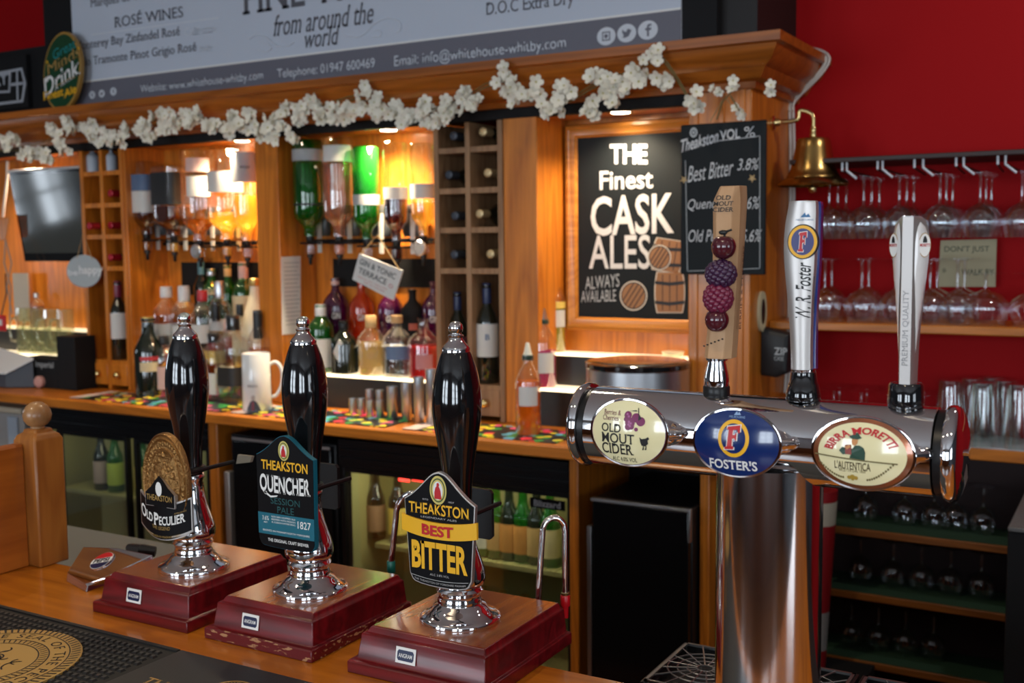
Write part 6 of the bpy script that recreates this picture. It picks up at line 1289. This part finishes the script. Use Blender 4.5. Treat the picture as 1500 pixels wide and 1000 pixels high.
# glasses
def wine_glass(label, cat, group, h=.165, r=.044, bowl=.52):
    t = thing('wine_glass', label, cat, (0, 0, 0), group); hb = h*bowl
    pr = [(r*.80, 0), (r*.86, hb*.12), (r, hb*.45), (r*.94, hb*.68), (r*.66, hb*.88), (r*.28, hb*.98), (.0045, hb*1.05), (.0038, hb*1.2), (.0038, h*.93), (.006, h*.965), (r*.45, h*.985), (r*.82, h*.997), (r*.82, h)]
    MB().lathe(pr, (0, 0, 0), 24, cap=(False, True)).build('bowl_and_stem', GLASS, t, smooth=50); return t
used = {}
def place(key, make, loc, label, group):
    if key not in used: t = make(label); t.location = loc; used[key] = t; t['group'] = group; return t
    return dup(used[key], loc, label, group=group)
gh = 'wine glasses hanging in the rack'
rows_ = ('front row', 'middle row', 'back row'); n = 0
for i, x in enumerate(rail[:6]):
    for k, y in enumerate((3.055, 3.135, 3.215)):
        if k == 2 and i == 5: continue
        place('wg', lambda l: wine_glass(l, 'wine glass', gh), (x+.004*((i*3+k) % 3-1), y, zr_-.036-.170), 'upturned wine glass hanging in the rack, %s, %s from the left' % (rows_[k], ORD[i]), gh)
gs = 'upturned wine glasses on the wall shelf'
for k, y in enumerate((3.065, 3.16)):
    for i, px in enumerate((1208, 1262, 1312, 1362, 1402)):
        q = at(px+(10 if k else 0), 440, y); place('ws', lambda l: wine_glass(l, 'wine glass', gs, .172, .046), (q.x, y, 1.3885), 'upturned wine glass on the wall shelf, %s, %s from the left' % (('front row', 'back row')[k], ORD[i]), gs)
q = at(1442, 440, 3.07); t = wine_glass('large balloon glass upturned on the wall shelf right of the card', 'balloon glass', gs, .135, .062, .66); t.location = (q.x, 3.085, 1.3885)
q = at(1496, 440, 3.07); t = dup(t, (q.x+.03, 3.085, 1.3885), 'large balloon glass upturned at the right edge of the wall shelf', group=gs)
gl_ = 'upturned glasses on the ledge'
for k, y in enumerate((3.12, 3.205)):
    for i, px in enumerate((1222, 1262, 1302, 1345)):
        q = at(px+(8 if k else 0), 560, y); place('wl', lambda l: wine_glass(l, 'wine glass', gl_, .125, .043, .6), (q.x, y, 1.066), 'short stemmed glass upturned on the ledge, %s, %s from the left' % (('front row', 'back row')[k], ORD[i]), gl_)
def pint(label):
    t = thing('pint_glass', label, 'pint glass', (0, 0, 0), 'upturned pint glasses on the ledge')
    MB().lathe([(.043, 0), (.0435, .006), (.040, .05), (.036, .12), (.032, .160), (.030, .168), (.001, .164)], (0, 0, 0), 20, cap=(False, True)).build('body', PINT, t, smooth=40); return t
for i, (px, y, hsc) in enumerate(((1392, 3.12, 0), (1424, 3.19, 0), (1440, 3.11, 0), (1473, 3.18, 0), (1492, 3.115, 0), (1455, 3.235, 0))):
    q = at(px, 590, y); t_ = place('pt', pint, (q.x, y, 1.066), ('pint glass upturned on the ledge just right of the beer font cap', 'pint glass on the ledge, behind the first gap of the front three', 'pint glass on the ledge, middle of the front three', 'pint glass on the ledge, behind the second gap of the front three', 'pint glass on the ledge at the right edge', 'pint glass farthest back on the ledge against the red wall')[i], 'upturned pint glasses on the ledge')
gc_ = 'stemmed glasses on the green shelves'
for z, nm, pxs in ((.808, 'upper green shelf', (1268, 1325, 1368, 1400, 1440)), (.625, 'middle green shelf', (1262, 1310, 1352, 1395, 1440)), (.43, 'lowest green shelf', (1250, 1290, 1330, 1372))):
    for i, px in enumerate(pxs):
        q = at(px, 760, 3.19); place('wc', lambda l: wine_glass(l, 'wine glass', gc_, .13, .036, .55), (q.x, 3.19, z+.0005), 'stemmed glass on the %s, %s from the left' % (nm, ORD[i]), gc_)
# card behind the glasses
cq = [at(1378, 352, 3.235), at(1460, 350, 3.235), at(1458, 420, 3.235), at(1374, 420, 3.235)]
cdx = thing('lettered_card', 'beige hand-lettered card leaning behind the glasses on the wall shelf', 'card', ((cq[0].x+cq[1].x)/2, 3.24, 1.389))
MB().loft([[(p.x, 3.235+d, max(p.z, 1.389)) for p in (cq[3], cq[2], cq[1], cq[0])] for d in (0, .006)]).build('card', mat('beige_card', (.42, .38, .24), .7), cdx, smooth=0)
mb = MB(); ptxt(mb, "DON'T JUST", 1383, 360, 1449, 371, 3.234, 0, bold=.01); ptxt(mb, 'WALK BY', 1408, 394, 1456, 403, 3.234, 0, bold=.01); ptxt(mb, '*', 1380, 392, 1386, 400, 3.234, 0); mb.build('lettering', mat('dark_green_ink', (.08, .10, .06), .6), cdx, smooth=0)

# ---------------------------------------------------------------- bell
pq = atx(1131, 180, XR); Yl = pq.y; cb_ = at(1191, 250, Yl)
be = thing('brass_bell', 'brass last-orders bell on a bracket at the right-hand end of the back bar', 'bell', (cb_.x, Yl, cb_.z))
zt = at(1190, 202, Yl).z; zm_ = at(1190, 272, Yl).z; H = zt-zm_; R_ = (at(1243, 272, Yl).x-at(1148, 272, Yl).x)/2*1.1
pr = [(R_*.97, zm_), (R_, zm_+H*.03), (R_*.93, zm_+H*.09), (R_*.80, zm_+H*.15), (R_*.74, zm_+H*.17), (R_*.73, zm_+H*.20), (R_*.70, zm_+H*.22), (R_*.62, zm_+H*.36), (R_*.56, zm_+H*.55), (R_*.50, zm_+H*.78), (R_*.47, zm_+H*.93), (R_*.42, zm_+H*.985), (R_*.12, zm_+H), (.001, zm_+H)]
MB().lathe(pr, (cb_.x, Yl, 0), 48, cap=(False, True)).build('bell_body', BRASS, be, smooth=40)
mb = MB(); mb.lathe([(.020, XR+.0005), (.020, XR+.006), (.012, XR+.010), (.010, XR+.020), (.005, XR+.026)], (0, Yl, pq.z), 20, axis='x')
a1 = at(1172, 162, Yl); mb.tube(bez([(XR+.015, Yl, pq.z), (XR+.07, Yl, pq.z+.004), (a1.x, Yl, a1.z), (cb_.x-.004, Yl, at(1186, 168, Yl).z), (cb_.x, Yl, at(1188, 185, Yl).z), (cb_.x, Yl, zt+.01)], 5), .0062, 10)
mb.lathe([(.008, zt), (.011, zt+.008), (.008, zt+.014), (.010, zt+.02), (.007, zt+.03)], (cb_.x, Yl, 0), 16); mb.build('bracket', BRASSK, be, smooth=50)
MB().tube([(cb_.x, Yl, zm_+H*.5), (cb_.x, Yl, zm_-.004)], .004, 8).ball((cb_.x, Yl, zm_-.008), .012).build('clapper', BRASSK, be)
# white cable at the end of the cornice
pts = [at(1186, 72, 3.25), at(1200, 76, 3.22), at(1209, 84, 3.20), at(1207, 96, 3.20), at(1190, 118, 3.20), at(1160, 148, 3.22)]+[atx(x, y, XR+.006) for x, y in ((1157, 165), (1158, 200), (1158, 300), (1157, 420), (1153, 520), (1150, 575))]
pb_ = bez([tuple(p) for p in pts], 3)
tag(MB().tube(pb_, .0055, 8).build('white_cable', mat('white_cable_sheath')), 'thicker white cable running down the end of the back bar behind the bell', 'cable', 'white cables')
tag(MB().tube([(x+.011, y-.004, z) for x, y, z in pb_], .0042, 8).build('white_cable', mat('white_cable_sheath')), 'thinner white cable beside the thicker one behind the bell', 'cable', 'white cables')
# pouch and opener on the side of the back bar
Yp = 2.985; P_ = [at(x, y, Yp) for x, y in ((1116, 478), (1160, 488), (1157, 545), (1140, 552), (1100, 548), (1097, 482))]
pc_ = sum(P_, V())/6; po_ = thing('black_pouch', 'black zipped pouch hung on the side of the back bar behind the blue tap handle', 'pouch', (XR+.05, Yp, pc_.z-.07))
mb = MB(); f_ = lambda k, Y: [(max(pc_.x+(p.x-pc_.x)*k, XR+.002), Y, pc_.z+(p.z-pc_.z)*k) for p in P_]
mb.loft([f_(.8, Yp-.032), f_(.96, Yp-.026), f_(1, Yp-.012), f_(1, Yp+.012), f_(.96, Yp+.026), f_(.8, Yp+.03)]); mb.build('pouch', mat('black_nylon', (.012, .013, .015), .5, bump=.1), po_, smooth=30, bevel=.006, bseg=3)
q = at(1140, 520, Yp-.034); mb = MB()
ptxt(mb, 'ZIP', 1134, 509, 1153, 520, Yp-.0335, 0, bold=.02); ptxt(mb, 'CASE', 1134, 522, 1148, 528, Yp-.0335, 0); mb.build('lettering', CHG, po_, smooth=0)
q = at(1116, 456, 2.95); qs = atx(1116, 456, XR+.004)
ko = thing('cream_key_fob', 'cream oval bottle opener with dark centre hanging above the black pouch', 'bottle opener', tuple(qs))
mb = MB(); ov_ = lambda a, b, d: [(XR+d, qs.y+a*cos(t), qs.z+b*sin(t)) for t in [2*pi*i/28 for i in range(28)]]
mb.loft([ov_(.034, .056, .0005), ov_(.034, .056, .008)], 0); mb.loft([ov_(.016, .036, .0082), ov_(.016, .034, .009)], 1); mb.build('opener', [mat('cream_plastic', (.66, .60, .38), .4), BLACK], ko, smooth=30)

# ---------------------------------------------------------------- red and white cup stack, black cabinet
q0 = at(1206, 716, 2.98); z0 = .4305; cu = thing('cup_tube', 'tall tapering red and white tube between the chrome column and the dark shelves', 'tube', (q0.x, 2.98, z0))
rt1 = at(1226, 720, 2.98).x-q0.x+.0; zt = at(1212, 717, 2.98).z; r1 = .052; xc_ = at(1223, 720, 2.98).x-r1*.86; r0 = r1*.5
rr_ = lambda z: r0+(r1-r0)*(z-z0)/(zt-z0)
mb = MB(); cuts = [(z0, .06, 0), (z0+.05, .0, 1), (z0+.16, 0, 0), (zt-.095, 0, 2), (zt-.03, 0, 0), (zt, 0, 0)]
for (za, _, m_), (zb_, _, _) in zip(cuts, cuts[1:]): mb.lathe([(rr_(za), za), (rr_(zb_), zb_)], (xc_, 2.98, 0), 28, m_, cap=(za == z0, zb_ == zt))
mb.build('tube', [mat('red_paper_print', '8a1018', .5), mat('grey_white_paper', (.25, .25, .25), .6), mat('cream_paper', (.42, .38, .30), .6)], cu, smooth=40)
mb = MB().box(-.9, -.62, 2.90, 3.06, 0, .43); tag(mb.build('low_crate', BLACKM), 'black low crate under the red and white tube', 'crate')
xk = at(1474, 850, 2.55).x; zk = at(1474, 770, 2.55).z
bc = thing('black_cabinet', 'black cabinet at the right edge in front of the green shelves', 'cabinet', (xk+.3, 2.75, 0)); MB().box(xk, xk+.6, 2.55, 2.95, 0, zk-.012).build('body', BLACKM, bc, bevel=.003); MB().box(xk, xk+.6, 2.545, 2.95, zk-.011, zk).build('top', mat('dark_grey_top', (.12, .12, .12), .45), bc, bevel=.003)
